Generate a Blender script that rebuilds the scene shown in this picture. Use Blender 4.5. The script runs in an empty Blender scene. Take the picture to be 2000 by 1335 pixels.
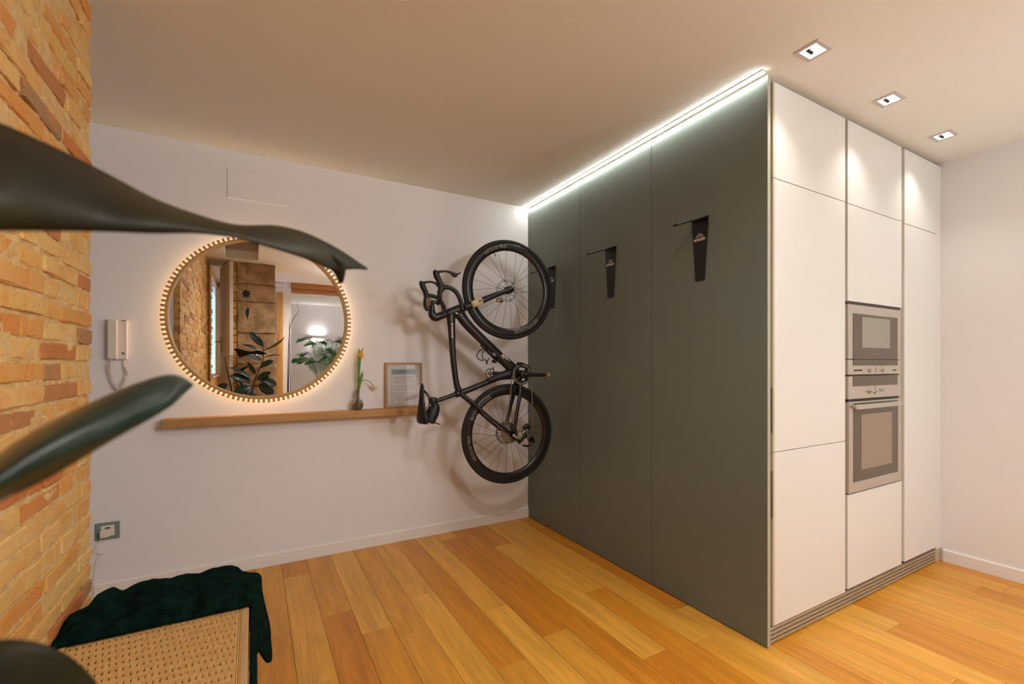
import bpy, bmesh, math, random
from math import sin, cos, pi, radians, sqrt
from mathutils import Vector, Matrix, noise

random.seed(7)
sc = bpy.context.scene
col = sc.collection

# ------------------------------------------------------------------ camera
CAMZ = 1.21
cd = bpy.data.cameras.new('camera')
cd.lens = 16.13
cd.sensor_width = 36
cd.shift_y = 0.02225
cd.clip_start = 0.02
cd.dof.use_dof = True
cd.dof.focus_distance = 3.0
cd.dof.aperture_fstop = 4.0
cam = bpy.data.objects.new('camera', cd)
cam.location = (0, 0, CAMZ)
cam.rotation_euler = (pi / 2, 0, radians(-29.404))
col.objects.link(cam)
sc.camera = cam

# ------------------------------------------------------------------ world, view
w = bpy.data.worlds.new('dusk_sky')
sc.world = w
w.use_nodes = True
nt = w.node_tree
bg = nt.nodes['Background']
tc = nt.nodes.new('ShaderNodeTexCoord')
sx = nt.nodes.new('ShaderNodeSeparateXYZ')
rp = nt.nodes.new('ShaderNodeValToRGB')
rp.color_ramp.elements[0].position = 0.0
rp.color_ramp.elements[0].color = (0.40, 0.58, 0.95, 1)
rp.color_ramp.elements[1].position = 0.6
rp.color_ramp.elements[1].color = (0.12, 0.30, 0.85, 1)
nt.links.new(tc.outputs['Generated'], sx.inputs[0])
nt.links.new(sx.outputs['Z'], rp.inputs[0])
nt.links.new(rp.outputs[0], bg.inputs[0])
bg.inputs[1].default_value = 1.9
sc.view_settings.view_transform = 'Standard'
sc.view_settings.look = 'None'
sc.view_settings.gamma = 1
sc.view_settings.use_curve_mapping = False
sc.view_settings.exposure = 0.04

# ------------------------------------------------------------------ light levels
DOWN_W = 8          # the three visible downlights
# unseen downlight, then spots added out of view to brighten floor and wall: position, aimed at, watts, cone, colour, size
UNSEEN_SPOTS = [
    ((2.60, -0.60, 2.44), (2.60, -0.60, 0), 24, 130, (1.0, 0.98, 0.94), .05),
    ((1.05, -0.85, 2.44), (1.05, -0.85, 0), 78, 160, (1.0, 0.95, 0.88), .05),
    ((0.75, 0.55, 2.44), (0.75, 0.55, 0), 54, 165, (1.0, 0.95, 0.88), .05),
    ((1.60, -1.25, 2.20), (0.0, 3.10, 2.30), 112, 74, (0.98, 0.96, 1.0), .22),  # spot added to brighten the upper back wall
]
RIGHT_FILL = (2.7, -0.9, 1.70, 38, (0.90, 0.99, 1.0))   # unseen point light added to whiten the ceiling and doors
LED_STRENGTH = 62
RING_STRENGTH = 15
LAMP_W = 2.5

# ------------------------------------------------------------------ helpers
def lin(c):
    return tuple((v / 255) / 12.92 if v / 255 <= 0.04045 else ((v / 255 + 0.055) / 1.055) ** 2.4 for v in c)

def tag(o, label=None, cat=None, group=None, kind=None):
    if label: o['label'] = label
    if cat: o['category'] = cat
    if group: o['group'] = group
    if kind: o['kind'] = kind
    return o

def empty(name, loc=(0, 0, 0), label=None, cat=None, group=None):
    o = bpy.data.objects.new(name, None)
    o.empty_display_size = 0.05
    o.location = loc
    col.objects.link(o)
    return tag(o, label, cat, group)

def link(name, me, m, parent=None, smooth=False):
    if isinstance(me, bmesh.types.BMesh):
        bm = me
        me = bpy.data.meshes.new(name)
        bmesh.ops.recalc_face_normals(bm, faces=bm.faces[:])
        bm.to_mesh(me)
        bm.free()
    if m is not None and not me.materials:
        me.materials.append(m)
    if smooth:
        me.shade_smooth()
    o = bpy.data.objects.new(name, me)
    col.objects.link(o)
    if parent is not None:
        o.parent = parent
        if parent.type == 'EMPTY':
            o.matrix_parent_inverse = Matrix.Translation(parent.location).inverted()
    return o

def sub(name, me, m, parent, smooth=False):
    """child of a mesh part whose own origin is the world origin"""
    o = link(name, me, m, None, smooth)
    o.parent = parent
    return o

def box(bm, x0, x1, y0, y1, z0, z1, bev=0, seg=1):
    r = bmesh.ops.create_cube(bm, size=1)
    vs = r['verts']
    for v in vs:
        v.co = Vector((x0 + (v.co.x + .5) * (x1 - x0), y0 + (v.co.y + .5) * (y1 - y0), z0 + (v.co.z + .5) * (z1 - z0)))
    if bev:
        es = list({e for v in vs for e in v.link_edges})
        bmesh.ops.bevel(bm, geom=es, offset=bev, segments=seg, affect='EDGES', profile=.5)
    return vs

def boxm(x0, x1, y0, y1, z0, z1, bev=0, seg=1):
    bm = bmesh.new()
    box(bm, x0, x1, y0, y1, z0, z1, bev, seg)
    return bm

def cyl(bm, p0, p1, r0, r1=None, n=16, caps=True):
    p0, p1 = Vector(p0), Vector(p1)
    r1 = r0 if r1 is None else r1
    d = p1 - p0
    q = d.to_track_quat('Z', 'Y').to_matrix().to_4x4()
    mat = Matrix.Translation((p0 + p1) / 2) @ q
    bmesh.ops.create_cone(bm, cap_ends=caps, segments=n, radius1=r0, radius2=r1, depth=d.length, matrix=mat)

def catmull(pts, sub_):
    P = [Vector(p) for p in pts]
    if len(P) < 3:
        return [P[0].lerp(P[-1], i / sub_) for i in range(sub_ + 1)]
    out = []
    for i in range(len(P) - 1):
        a = P[i - 1] if i else P[0] * 2 - P[1]
        b, c = P[i], P[i + 1]
        d = P[i + 2] if i + 2 < len(P) else P[-1] * 2 - P[-2]
        for k in range(sub_):
            t = k / sub_
            out.append(.5 * ((2 * b) + (c - a) * t + (2 * a - 5 * b + 4 * c - d) * t * t + (3 * b - a - 3 * c + d) * t ** 3))
    out.append(P[-1])
    return out

def sweep(bm, pts, radii, n=10, sub_=5, up=(0, 1, 0), caps=True):
    """tube through pts; radii: number or list of r or (ra, rb) per point (rb along 'up')"""
    R = radii if isinstance(radii, (list, tuple)) and not (len(radii) == 2 and len(pts) != 2 and not isinstance(radii[0], (list, tuple))) else [radii] * len(pts)
    if len(R) != len(pts):
        R = [radii] * len(pts)
    R4 = [(r, r) if not isinstance(r, (tuple, list)) else r for r in R]
    C = catmull(pts, sub_) if sub_ > 1 else [Vector(p) for p in pts]
    RR = []
    N = len(C)
    for i in range(N):
        t = i / (N - 1) * (len(pts) - 1)
        k = min(int(t), len(pts) - 2)
        u = t - k
        RR.append((R4[k][0] * (1 - u) + R4[k + 1][0] * u, R4[k][1] * (1 - u) + R4[k + 1][1] * u))
    up = Vector(up).normalized()
    rings = []
    for i in range(N):
        tg = (C[min(i + 1, N - 1)] - C[max(i - 1, 0)])
        tg = tg.normalized() if tg.length > 1e-9 else Vector((0, 0, 1))
        s = tg.cross(up)
        if s.length < 1e-3:
            s = tg.cross(Vector((0.3, .2, 1)))
        s.normalize()
        b = s.cross(tg).normalized()
        rings.append([bm.verts.new(C[i] + s * RR[i][0] * cos(2 * pi * j / n) + b * RR[i][1] * sin(2 * pi * j / n)) for j in range(n)])
    for i in range(N - 1):
        for j in range(n):
            bm.faces.new((rings[i][j], rings[i][(j + 1) % n], rings[i + 1][(j + 1) % n], rings[i + 1][j]))
    if caps:
        bm.faces.new(rings[0][::-1])
        bm.faces.new(rings[-1])

def tube(pts, r, n=10, sub_=5, up=(0, 1, 0)):
    bm = bmesh.new()
    sweep(bm, pts, r, n, sub_, up)
    return bm

def lathe(bm, prof, n=32, axis='z', c=(0, 0, 0), closed=False):
    """prof: (r, h) list, revolved about an axis through c"""
    c = Vector(c)
    rings = []
    for r, h in prof:
        ring = []
        for j in range(n):
            a = 2 * pi * j / n
            if axis == 'z': p = Vector((r * cos(a), r * sin(a), h))
            elif axis == 'y': p = Vector((r * cos(a), h, r * sin(a)))
            else: p = Vector((h, r * cos(a), r * sin(a)))
            ring.append(bm.verts.new(c + p))
        rings.append(ring)
    m = len(rings)
    for i in range(m if closed else m - 1):
        A, B = rings[i], rings[(i + 1) % m]
        for j in range(n):
            bm.faces.new((A[j], A[(j + 1) % n], B[(j + 1) % n], B[j]))
    if not closed:
        for ring, rv in ((rings[0], prof[0][0]), (rings[-1], prof[-1][0])):
            if rv > 1e-6:
                bm.faces.new(ring)
    return bm

def prism(bm, pts, y0, y1, axis='y'):
    """polygon in (a, z) extruded along y (axis y: pts are x, z) or along x (axis x: pts are y, z)"""
    def mk(p, d):
        return Vector((p[0], d, p[1])) if axis == 'y' else Vector((d, p[0], p[1]))
    A = [bm.verts.new(mk(p, y0)) for p in pts]
    B = [bm.verts.new(mk(p, y1)) for p in pts]
    n = len(pts)
    bm.faces.new(A)
    bm.faces.new(B[::-1])
    for i in range(n):
        bm.faces.new((A[i], A[(i + 1) % n], B[(i + 1) % n], B[i]))

def textverts(s, size, bold=0.0, extrude=0.0):
    """mesh data (verts, faces) of a string, centred"""
    cu = bpy.data.curves.new('t', 'FONT')
    cu.body = s
    cu.size = size
    cu.align_x = 'CENTER'
    cu.align_y = 'CENTER'
    cu.offset = bold
    cu.resolution_u = 2
    cu.extrude = extrude
    o = bpy.data.objects.new('t', cu)
    col.objects.link(o)
    dg = bpy.context.evaluated_depsgraph_get()
    me = o.evaluated_get(dg).to_mesh()
    V = [v.co.copy() for v in me.vertices]
    F = [tuple(p.vertices) for p in me.polygons]
    o.evaluated_get(dg).to_mesh_clear()
    bpy.data.objects.remove(o)
    bpy.data.curves.remove(cu)
    return V, F

def textmesh(name, s, size, fn, m, parent, bold=0.0):
    """fn maps flat (x, y) of the lettering to a world point"""
    V, F = textverts(s, size, bold)
    me = bpy.data.meshes.new(name)
    me.from_pydata([fn(v.x, v.y) for v in V], [], F)
    return me

# ------------------------------------------------------------------ materials
def M(name, color, rough=.5, metal=0, var=None, nscale=8, stretch=(1, 1, 1), bump=0, bscale=60, bstretch=(1, 1, 1),
      emit=None, estr=0, trans=0, ior=1.45, alpha=1, objrand=None, sheen=0, spec=.5, coat=0, detail=4, bdist=.002):
    m = bpy.data.materials.new(name)
    m.use_nodes = True
    t = m.node_tree
    b = t.nodes['Principled BSDF']
    b.inputs['Roughness'].default_value = rough
    b.inputs['Metallic'].default_value = metal
    b.inputs['IOR'].default_value = ior
    b.inputs['Transmission Weight'].default_value = trans
    b.inputs['Specular IOR Level'].default_value = spec
    b.inputs['Sheen Weight'].default_value = sheen
    b.inputs['Coat Weight'].default_value = coat
    c4 = tuple(color) + (1,)
    b.inputs['Base Color'].default_value = c4
    if emit:
        b.inputs['Emission Color'].default_value = tuple(emit) + (1,)
        b.inputs['Emission Strength'].default_value = estr
    tcn = t.nodes.new('ShaderNodeTexCoord')
    def mapped(st, rand=False):
        mp = t.nodes.new('ShaderNodeMapping')
        mp.inputs['Scale'].default_value = st
        t.links.new(tcn.outputs['Object'], mp.inputs['Vector'])
        if rand:
            oi = t.nodes.new('ShaderNodeObjectInfo')
            ml = t.nodes.new('ShaderNodeMath'); ml.operation = 'MULTIPLY'; ml.inputs[1].default_value = 57.0
            t.links.new(oi.outputs['Random'], ml.inputs[0])
            cb = t.nodes.new('ShaderNodeCombineXYZ')
            for k in range(3): t.links.new(ml.outputs[0], cb.inputs[k])
            t.links.new(cb.outputs[0], mp.inputs['Location'])
        return mp
    if var is not None:
        mp = mapped(stretch, objrand is not None)
        nz = t.nodes.new('ShaderNodeTexNoise')
        nz.inputs['Scale'].default_value = nscale
        nz.inputs['Detail'].default_value = detail
        t.links.new(mp.outputs[0], nz.inputs['Vector'])
        mx = t.nodes.new('ShaderNodeMix'); mx.data_type = 'RGBA'
        mx.inputs[6].default_value = c4
        mx.inputs[7].default_value = tuple(var) + (1,)
        mr = t.nodes.new('ShaderNodeMapRange')
        mr.inputs[1].default_value = .35; mr.inputs[2].default_value = .65
        t.links.new(nz.outputs[0], mr.inputs[0])
        t.links.new(mr.outputs[0], mx.inputs[0])
        t.links.new(mx.outputs[2], b.inputs['Base Color'])
    if bump:
        mp2 = mapped(bstretch, objrand is not None)
        n2 = t.nodes.new('ShaderNodeTexNoise')
        n2.inputs['Scale'].default_value = bscale
        n2.inputs['Detail'].default_value = 5
        t.links.new(mp2.outputs[0], n2.inputs['Vector'])
        bp = t.nodes.new('ShaderNodeBump')
        bp.inputs['Strength'].default_value = bump
        bp.inputs['Distance'].default_value = bdist
        t.links.new(n2.outputs[0], bp.inputs['Height'])
        t.links.new(bp.outputs[0], b.inputs['Normal'])
    return m

def wood(name, c1, c2, c3, rough=.4, axis='y', rnd=True, gs=1.0, coat=0.0):
    """planked or joinery wood: per-object tone, long grain along an axis"""
    m = bpy.data.materials.new(name)
    m.use_nodes = True
    t = m.node_tree
    N, L = t.nodes, t.links
    b = N['Principled BSDF']
    b.inputs['Roughness'].default_value = rough
    b.inputs['Coat Weight'].default_value = coat
    tcn = N.new('ShaderNodeTexCoord')
    oi = N.new('ShaderNodeObjectInfo')
    mul = N.new('ShaderNodeMath'); mul.operation = 'MULTIPLY'; mul.inputs[1].default_value = 91.7
    L.new(oi.outputs['Random'], mul.inputs[0])
    cb = N.new('ShaderNodeCombineXYZ')
    for k in range(3): L.new(mul.outputs[0], cb.inputs[k])
    def mapn(sc_):
        mp = N.new('ShaderNodeMapping')
        mp.inputs['Scale'].default_value = sc_
        L.new(tcn.outputs['Object'], mp.inputs['Vector'])
        L.new(cb.outputs[0], mp.inputs['Location'])
        return mp
    S = {'x': (1, 14, 14), 'y': (14, 1, 14), 'z': (14, 14, 1)}[axis]
    F = {'x': (6, 90, 90), 'y': (90, 6, 90), 'z': (90, 90, 6)}[axis]
    n1 = N.new('ShaderNodeTexNoise'); n1.inputs['Scale'].default_value = 1.6 * gs; n1.inputs['Detail'].default_value = 5; n1.inputs['Distortion'].default_value = .6
    L.new(mapn(S).outputs[0], n1.inputs['Vector'])
    n2 = N.new('ShaderNodeTexNoise'); n2.inputs['Scale'].default_value = 1.5 * gs; n2.inputs['Detail'].default_value = 6
    L.new(mapn(F).outputs[0], n2.inputs['Vector'])
    tone = N.new('ShaderNodeValToRGB')
    e = tone.color_ramp.elements
    e[0].position = 0; e[0].color = tuple(c1) + (1,)
    e[1].position = 1; e[1].color = tuple(c3) + (1,)
    k = e.new(.5); k.color = tuple(c2) + (1,)
    if rnd:
        L.new(oi.outputs['Random'], tone.inputs[0])
    else:
        tone.inputs[0].default_value = .5
    a = N.new('ShaderNodeMapRange'); a.inputs[1].default_value = .3; a.inputs[2].default_value = .7; a.inputs[3].default_value = .80; a.inputs[4].default_value = 1.12
    L.new(n1.outputs[0], a.inputs[0])
    a2 = N.new('ShaderNodeMapRange'); a2.inputs[1].default_value = .3; a2.inputs[2].default_value = .7; a2.inputs[3].default_value = .88; a2.inputs[4].default_value = 1.08
    L.new(n2.outputs[0], a2.inputs[0])
    mm = N.new('ShaderNodeMath'); mm.operation = 'MULTIPLY'
    L.new(a.outputs[0], mm.inputs[0]); L.new(a2.outputs[0], mm.inputs[1])
    vm = N.new('ShaderNodeVectorMath'); vm.operation = 'SCALE'
    L.new(tone.outputs[0], vm.inputs[0]); L.new(mm.outputs[0], vm.inputs['Scale'])
    L.new(vm.outputs[0], b.inputs['Base Color'])
    bp = N.new('ShaderNodeBump'); bp.inputs['Strength'].default_value = .12; bp.inputs['Distance'].default_value = .001
    L.new(n2.outputs[0], bp.inputs['Height']); L.new(bp.outputs[0], b.inputs['Normal'])
    return m

def brickmat(name):
    m = bpy.data.materials.new(name)
    m.use_nodes = True
    t = m.node_tree
    N, L = t.nodes, t.links
    b = N['Principled BSDF']
    b.inputs['Roughness'].default_value = .85
    tcn = N.new('ShaderNodeTexCoord')
    oi = N.new('ShaderNodeObjectInfo')
    ge = N.new('ShaderNodeNewGeometry')
    ad = N.new('ShaderNodeMath'); ad.operation = 'ADD'
    L.new(oi.outputs['Random'], ad.inputs[0]); L.new(ge.outputs['Random Per Island'], ad.inputs[1])
    fr = N.new('ShaderNodeMath'); fr.operation = 'FRACT'
    L.new(ad.outputs[0], fr.inputs[0])
    tone = N.new('ShaderNodeValToRGB')
    e = tone.color_ramp.elements
    cs = [(0, (214, 172, 98)), (.2, (220, 184, 116)), (.38, (214, 156, 80)), (.55, (226, 190, 122)), (.7, (208, 142, 70)), (.82, (218, 170, 92)), (.92, (192, 116, 58)), (1, (160, 128, 90))]
    e[0].position = cs[0][0]; e[0].color = lin(cs[0][1]) + (1,)
    e[1].position = 1; e[1].color = lin(cs[-1][1]) + (1,)
    for p, c in cs[1:-1]:
        k = e.new(p); k.color = lin(c) + (1,)
    L.new(fr.outputs[0], tone.inputs[0])
    n1 = N.new('ShaderNodeTexNoise'); n1.inputs['Scale'].default_value = 14; n1.inputs['Detail'].default_value = 4
    L.new(ge.outputs['Position'], n1.inputs['Vector'])
    mr = N.new('ShaderNodeMapRange'); mr.inputs[1].default_value = .48; mr.inputs[2].default_value = .75; mr.inputs[4].default_value = .75
    L.new(n1.outputs[0], mr.inputs[0])
    mx = N.new('ShaderNodeMix'); mx.data_type = 'RGBA'
    L.new(mr.outputs[0], mx.inputs[0]); L.new(tone.outputs[0], mx.inputs[6])
    mx.inputs[7].default_value = lin((214, 132, 58)) + (1,)
    # dark pits
    n2 = N.new('ShaderNodeTexNoise'); n2.inputs['Scale'].default_value = 120; n2.inputs['Detail'].default_value = 3
    L.new(ge.outputs['Position'], n2.inputs['Vector'])
    mr2 = N.new('ShaderNodeMapRange'); mr2.inputs[1].default_value = .25; mr2.inputs[2].default_value = .42; mr2.inputs[3].default_value = .55; mr2.inputs[4].default_value = 1.0
    L.new(n2.outputs[0], mr2.inputs[0])
    vm = N.new('ShaderNodeVectorMath'); vm.operation = 'SCALE'
    L.new(mx.outputs[2], vm.inputs[0]); L.new(mr2.outputs[0], vm.inputs['Scale'])
    L.new(vm.outputs[0], b.inputs['Base Color'])
    n3 = N.new('ShaderNodeTexNoise'); n3.inputs['Scale'].default_value = 70; n3.inputs['Detail'].default_value = 6
    L.new(ge.outputs['Position'], n3.inputs['Vector'])
    bp = N.new('ShaderNodeBump'); bp.inputs['Strength'].default_value = .7; bp.inputs['Distance'].default_value = .003
    L.new(n3.outputs[0], bp.inputs['Height']); L.new(bp.outputs[0], b.inputs['Normal'])
    return m

m_wall = M('wall_paint', lin((232, 229, 228)), .9, bump=.10, bscale=45, bdist=.002)
m_ceil = M('ceiling_paint', lin((237, 237, 232)), .92)
m_white = M('white_trim', lin((233, 229, 224)), .45)
m_door = M('cabinet_lacquer', lin((228, 227, 224)), .38)
m_carc = M('cabinet_carcass', lin((196, 184, 156)), .5)
m_alu = M('aluminium_profile', lin((190, 184, 170)), .35, 1.0)
m_alub = M('brown_anodised', lin((150, 128, 108)), .4, .8)
m_slat = M('plinth_metal', lin((188, 172, 150)), .45, .5)
m_grey = M('grey_panel_lacquer', lin((111, 120, 114)), .42, var=lin((108, 117, 111)), nscale=2, bump=.04, bscale=400)
m_edge = M('panel_edge', lin((176, 176, 160)), .45)
m_black = M('black_steel', lin((20, 20, 22)), .45)
m_floor = wood('oak_floor', lin((204, 128, 34)), lin((216, 146, 44)), lin((228, 166, 66)), .36)
m_floorbase = M('floor_subbase', lin((70, 42, 20)), .9)
m_shelf = wood('oak_shelf', lin((186, 136, 80)), lin((188, 140, 84)), lin((192, 144, 88)), .5, 'x', False)
m_frame = wood('picture_wood', lin((176, 128, 72)), lin((180, 132, 76)), lin((186, 138, 84)), .5, 'z', False)
m_bamboo = M('mirror_wood', lin((196, 150, 96)), .5, var=lin((176, 128, 76)), nscale=20)
m_bamboo2 = M('mirror_inner_rim', lin((206, 164, 106)), .45)
m_door_wood = wood('door_wood', lin((200, 146, 72)), lin((206, 152, 78)), lin((210, 158, 84)), .4, 'z', False)
m_lintel = wood('lintel_wood', lin((176, 112, 56)), lin((182, 118, 60)), lin((188, 124, 66)), .4, 'x', False)
m_mirror = M('mirror_glass', (.94, .94, .94), .0, 1.0)
m_glass = M('clear_glass', (1, 1, 1), 0, trans=1, ior=1.45)
m_brick = brickmat('old_brick')
m_mortar = M('lime_mortar', lin((220, 188, 132)), .95, var=lin((204, 164, 104)), nscale=25, bump=1.0, bscale=90, bdist=.006)
m_stone = M('sandstone', lin((196, 164, 126)), .9, var=lin((150, 120, 90)), nscale=9, bump=.9, bscale=30, bdist=.01, objrand=True)
m_green = M('blanket_fleece', lin((14, 38, 32)), 1.0, var=lin((6, 20, 18)), nscale=30, bump=1.0, bscale=220, bdist=.006, sheen=.0, spec=.05)
m_cord = M('paper_cord', lin((226, 184, 120)), .75, var=lin((212, 164, 98)), nscale=60)
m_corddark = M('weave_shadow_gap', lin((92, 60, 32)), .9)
m_bench = wood('bench_wood', lin((190, 150, 96)), lin((196, 156, 102)), lin((200, 160, 106)), .5, 'y', False)
m_leaf = M('rubber_leaf_top', lin((24, 46, 34)), .38, var=lin((16, 32, 26)), nscale=12, spec=.4, coat=.25, stretch=(1, 3, 1))
m_leafb = M('rubber_leaf_broad', lin((58, 50, 26)), .5, var=lin((28, 26, 16)), nscale=5, spec=.12)
m_stem = M('plant_stem', lin((46, 42, 28)), .7)
m_soil = M('potting_soil', lin((40, 28, 20)), 1)
m_pot = M('clay_pot', lin((150, 120, 96)), .8)
m_palm = M('palm_leaf', lin((52, 120, 48)), .5, var=lin((30, 86, 36)), nscale=10)
m_twig = M('dry_twig', lin((64, 50, 62)), .85)
m_ivory = M('ivory_plastic', lin((226, 214, 204)), .4)
m_sock = M('grey_green_glass_plate', lin((122, 142, 132)), .25)
m_carbon = M('matte_carbon', lin((26, 24, 25)), .36, var=lin((34, 30, 30)), nscale=14, spec=.5)
m_tyre = M('tyre_rubber', lin((26, 24, 24)), .7)
m_rim = M('carbon_rim', lin((34, 30, 29)), .26, spec=.5)
m_rimtext = M('rim_lettering', lin((120, 112, 104)), .4)
m_steel = M('brushed_steel', lin((170, 165, 158)), .3, 1.0)
m_dksteel = M('dark_steel', lin((70, 66, 62)), .35, 1.0)
m_bronze = M('bronze_metal', lin((170, 146, 112)), .4, .8)
m_chain = M('chain_metal', lin((150, 136, 118)), .45, .7)
m_tape = M('grey_beige_plastic', lin((150, 136, 120)), .5)
m_cream = M('cream_sticker', lin((206, 190, 150)), .5)
m_whitet = M('white_print', lin((225, 222, 214)), .5)
m_saddle = M('saddle_black', lin((22, 22, 24)), .5)
m_inox = M('appliance_steel', lin((208, 202, 194)), .32, .8)
m_oglass = M('oven_glass', lin((92, 80, 68)), .12, 0.0, spec=.6)
m_owin = M('oven_window', lin((150, 130, 112)), .15, spec=.6)
m_mwin = M('microwave_window', lin((150, 148, 138)), .15, spec=.6)
m_mark = M('dark_print', lin((70, 60, 52)), .5)
m_paper = M('paper_white', lin((236, 228, 222)), .7)
m_head = M('document_header', lin((150, 162, 166)), .7)
m_line = M('document_print', lin((176, 160, 152)), .7)
m_vase = M('smoky_vase_glass', (.62, .55, .42), .03, trans=.92, ior=1.4)
m_gstem = M('tulip_green', lin((96, 128, 44)), .5)
m_yel = M('tulip_yellow', lin((232, 160, 20)), .5)
m_wht = M('tulip_white', lin((236, 222, 184)), .5)
m_led = M('led_diffuser', (1, 1, 1), .5, emit=(.97, 1.0, .93), estr=LED_STRENGTH)
m_ring = M('warm_led_ring', (1, 1, 1), .5, emit=(1.0, .68, .36), estr=RING_STRENGTH)
m_lampe = M('lamp_reflector_lit', (1, 1, 1), .4, emit=(1, .97, .92), estr=2.5)
m_lampf = M('lamp_frame', lin((205, 198, 198)), .45, .2)
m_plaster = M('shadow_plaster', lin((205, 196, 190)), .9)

# ------------------------------------------------------------------ setting
CZ = 2.46
XP = 1.909      # grey panel face
YW = 3.129      # back wall face
XR = 3.714      # right wall face
XB = -.472      # brick face
YE = 2.024      # end of brick wall

def struct(name, bm, m, parent=None, smooth=False):
    o = link(name, bm, m, parent, smooth)
    o['kind'] = 'structure'
    return o

struct('wall_back', boxm(-1.5, XR + .1, YW, YW + .12, 0, 2.6), m_wall)
struct('wall_right', boxm(XR, XR + .12, -4.2, YW, 0, 2.6), m_wall)
struct('wall_hall', boxm(-1.5, -1.38, 2.024, YW, 0, 2.6), m_wall)

# ceiling with a recess (a raised bay over the place where the camera stands)
bm = bmesh.new()
hx0, hx1, hy0, hy1 = -.28, .05, -.10, 1.15
box(bm, -.62, hx0, -4.2, YW, CZ, CZ + .1)
box(bm, -1.5, -.62, -.88, YW, CZ, CZ + .1)
box(bm, hx1, XR, -4.2, YW, CZ, CZ + .1)
box(bm, hx0, hx1, -4.2, hy0, CZ, CZ + .1)
box(bm, hx0, hx1, hy1, YW, CZ, CZ + .1)
struct('ceiling', bm, m_ceil)
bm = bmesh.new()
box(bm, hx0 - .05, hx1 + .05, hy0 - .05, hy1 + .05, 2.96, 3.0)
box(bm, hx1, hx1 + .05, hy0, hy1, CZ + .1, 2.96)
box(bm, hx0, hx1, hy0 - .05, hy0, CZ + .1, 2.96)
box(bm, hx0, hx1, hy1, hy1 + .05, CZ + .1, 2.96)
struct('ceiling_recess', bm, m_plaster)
struct('ceiling_recess_side', boxm(hx0 - .05, hx0, hy0, hy1, CZ + .1, 2.96), m_mortar)

# floor: boards laid along y
fl = struct('floor', boxm(-1.5, XR + .1, -4.2, YW + .1, -.06, -.0165), m_floorbase)
ends = {1: 0, }
rows = []
x = .147 - .1385 * 12
k = 0
known = {4: [2.34, 1.1], 3: [.9], 6: [2.033, .75], 5: [1.62], 9: [], 10: [1.933, .8], 11: [2.765, 1.35], 12: [1.58, .2]}
rowi = -12
while x < XR:
    x1 = min(x + .1385, XR)
    if rowi in known and known[rowi]:
        cuts = sorted(known[rowi])
        y = cuts[0]
        while y > -1.4:
            y -= random.uniform(.9, 1.5)
            cuts.insert(0, y)
        y = cuts[-1]
        while y < YW - .9 and cuts[-1] < 2.2:
            y += random.uniform(1.0, 1.5); cuts.append(y)
    else:
        y = -1.6 + random.uniform(-.9, .4)
        cuts = [y]
        while y < YW:
            y += random.uniform(.9, 1.7); cuts.append(y)
    cuts = [-4.2] + [c for c in cuts if -4.0 < c < YW - .08] + [YW]
    for a, b_ in zip(cuts[:-1], cuts[1:]):
        g = .0006
        bm = boxm(x + g - (x + x1) / 2, x1 - g - (x + x1) / 2, a + g - (a + b_) / 2, b_ - g - (a + b_) / 2, -.016, random.uniform(-.0006, 0), .0007)
        o = link('floor_plank', bm, m_floor)
        o.location = ((x + x1) / 2, (a + b_) / 2, 0)
        o.parent = fl
    x = x1
    rowi += 1

# skirting
def skirt(name, bm):
    struct(name, bm, m_white)
bm = bmesh.new(); prism(bm, [(YW, 0), (YW - .012, 0), (YW - .012, .068), (YW - .007, .075), (YW, .075)], -1.38, XP - .001, 'x'); skirt('baseboard_back', bm)
bm = bmesh.new(); prism(bm, [(XR, 0), (XR - .012, 0), (XR - .012, .068), (XR - .007, .075), (XR, .075)], -1.5, 1.160, 'y'); skirt('baseboard_right', bm)

# --- brick wall -----------------------------------------------------------
wl = struct('wall_left', boxm(-1.5, -.512, -.88, YE, 0, 2.6), m_wall)
bm = bmesh.new()
ya, yb, ny, nz_ = -.875, YE - .005, 250, 215
gr_ = []
for i in range(nz_ + 1):
    z = .001 + (CZ - .002) * i / nz_
    r_ = []
    for j in range(ny + 1):
        y = ya + (yb - ya) * j / ny
        n_ = noise.noise(Vector((y * 9, z * 14, 1.7))) + .7 * noise.noise(Vector((y * 34, z * 40, 8.1)))
        r_.append(bm.verts.new((XB - .0045 + .0062 * n_, y, z)))
    gr_.append(r_)
for a_, b_ in zip(gr_[:-1], gr_[1:]):
    for j in range(ny): bm.faces.new((a_[j], a_[j + 1], b_[j + 1], b_[j]))
box(bm, -.511, XB - .012, ya, yb, .001, CZ - .001)
mort = link('mortar', bm, m_mortar, None, True)
# rough mortar: subdivide the face a little
mort.parent = wl

def brickmesh(L, H, D, seed, rough=.0022):
    rnd = random.Random(seed)
    bm = bmesh.new()
    box(bm, -D, 0, -L / 2, L / 2, -H / 2, H / 2)
    es = [e for e in bm.edges if abs(e.verts[0].co.y - e.verts[1].co.y) > L * .9]
    bmesh.ops.subdivide_edges(bm, edges=es, cuts=2)
    bmesh.ops.bevel(bm, geom=bm.edges[:], offset=.0035, segments=1, affect='EDGES')
    for v in bm.verts:
        v.co += Vector((rnd.uniform(-1, 1) * rough * .8, rnd.uniform(-1, 1) * rough * 1.3, rnd.uniform(-1, 1) * rough * 1.1))
    me = bpy.data.meshes.new('brick')
    bmesh.ops.recalc_face_normals(bm, faces=bm.faces[:])
    bm.to_mesh(me); bm.free()
    me.materials.append(m_brick)
    return me

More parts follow.
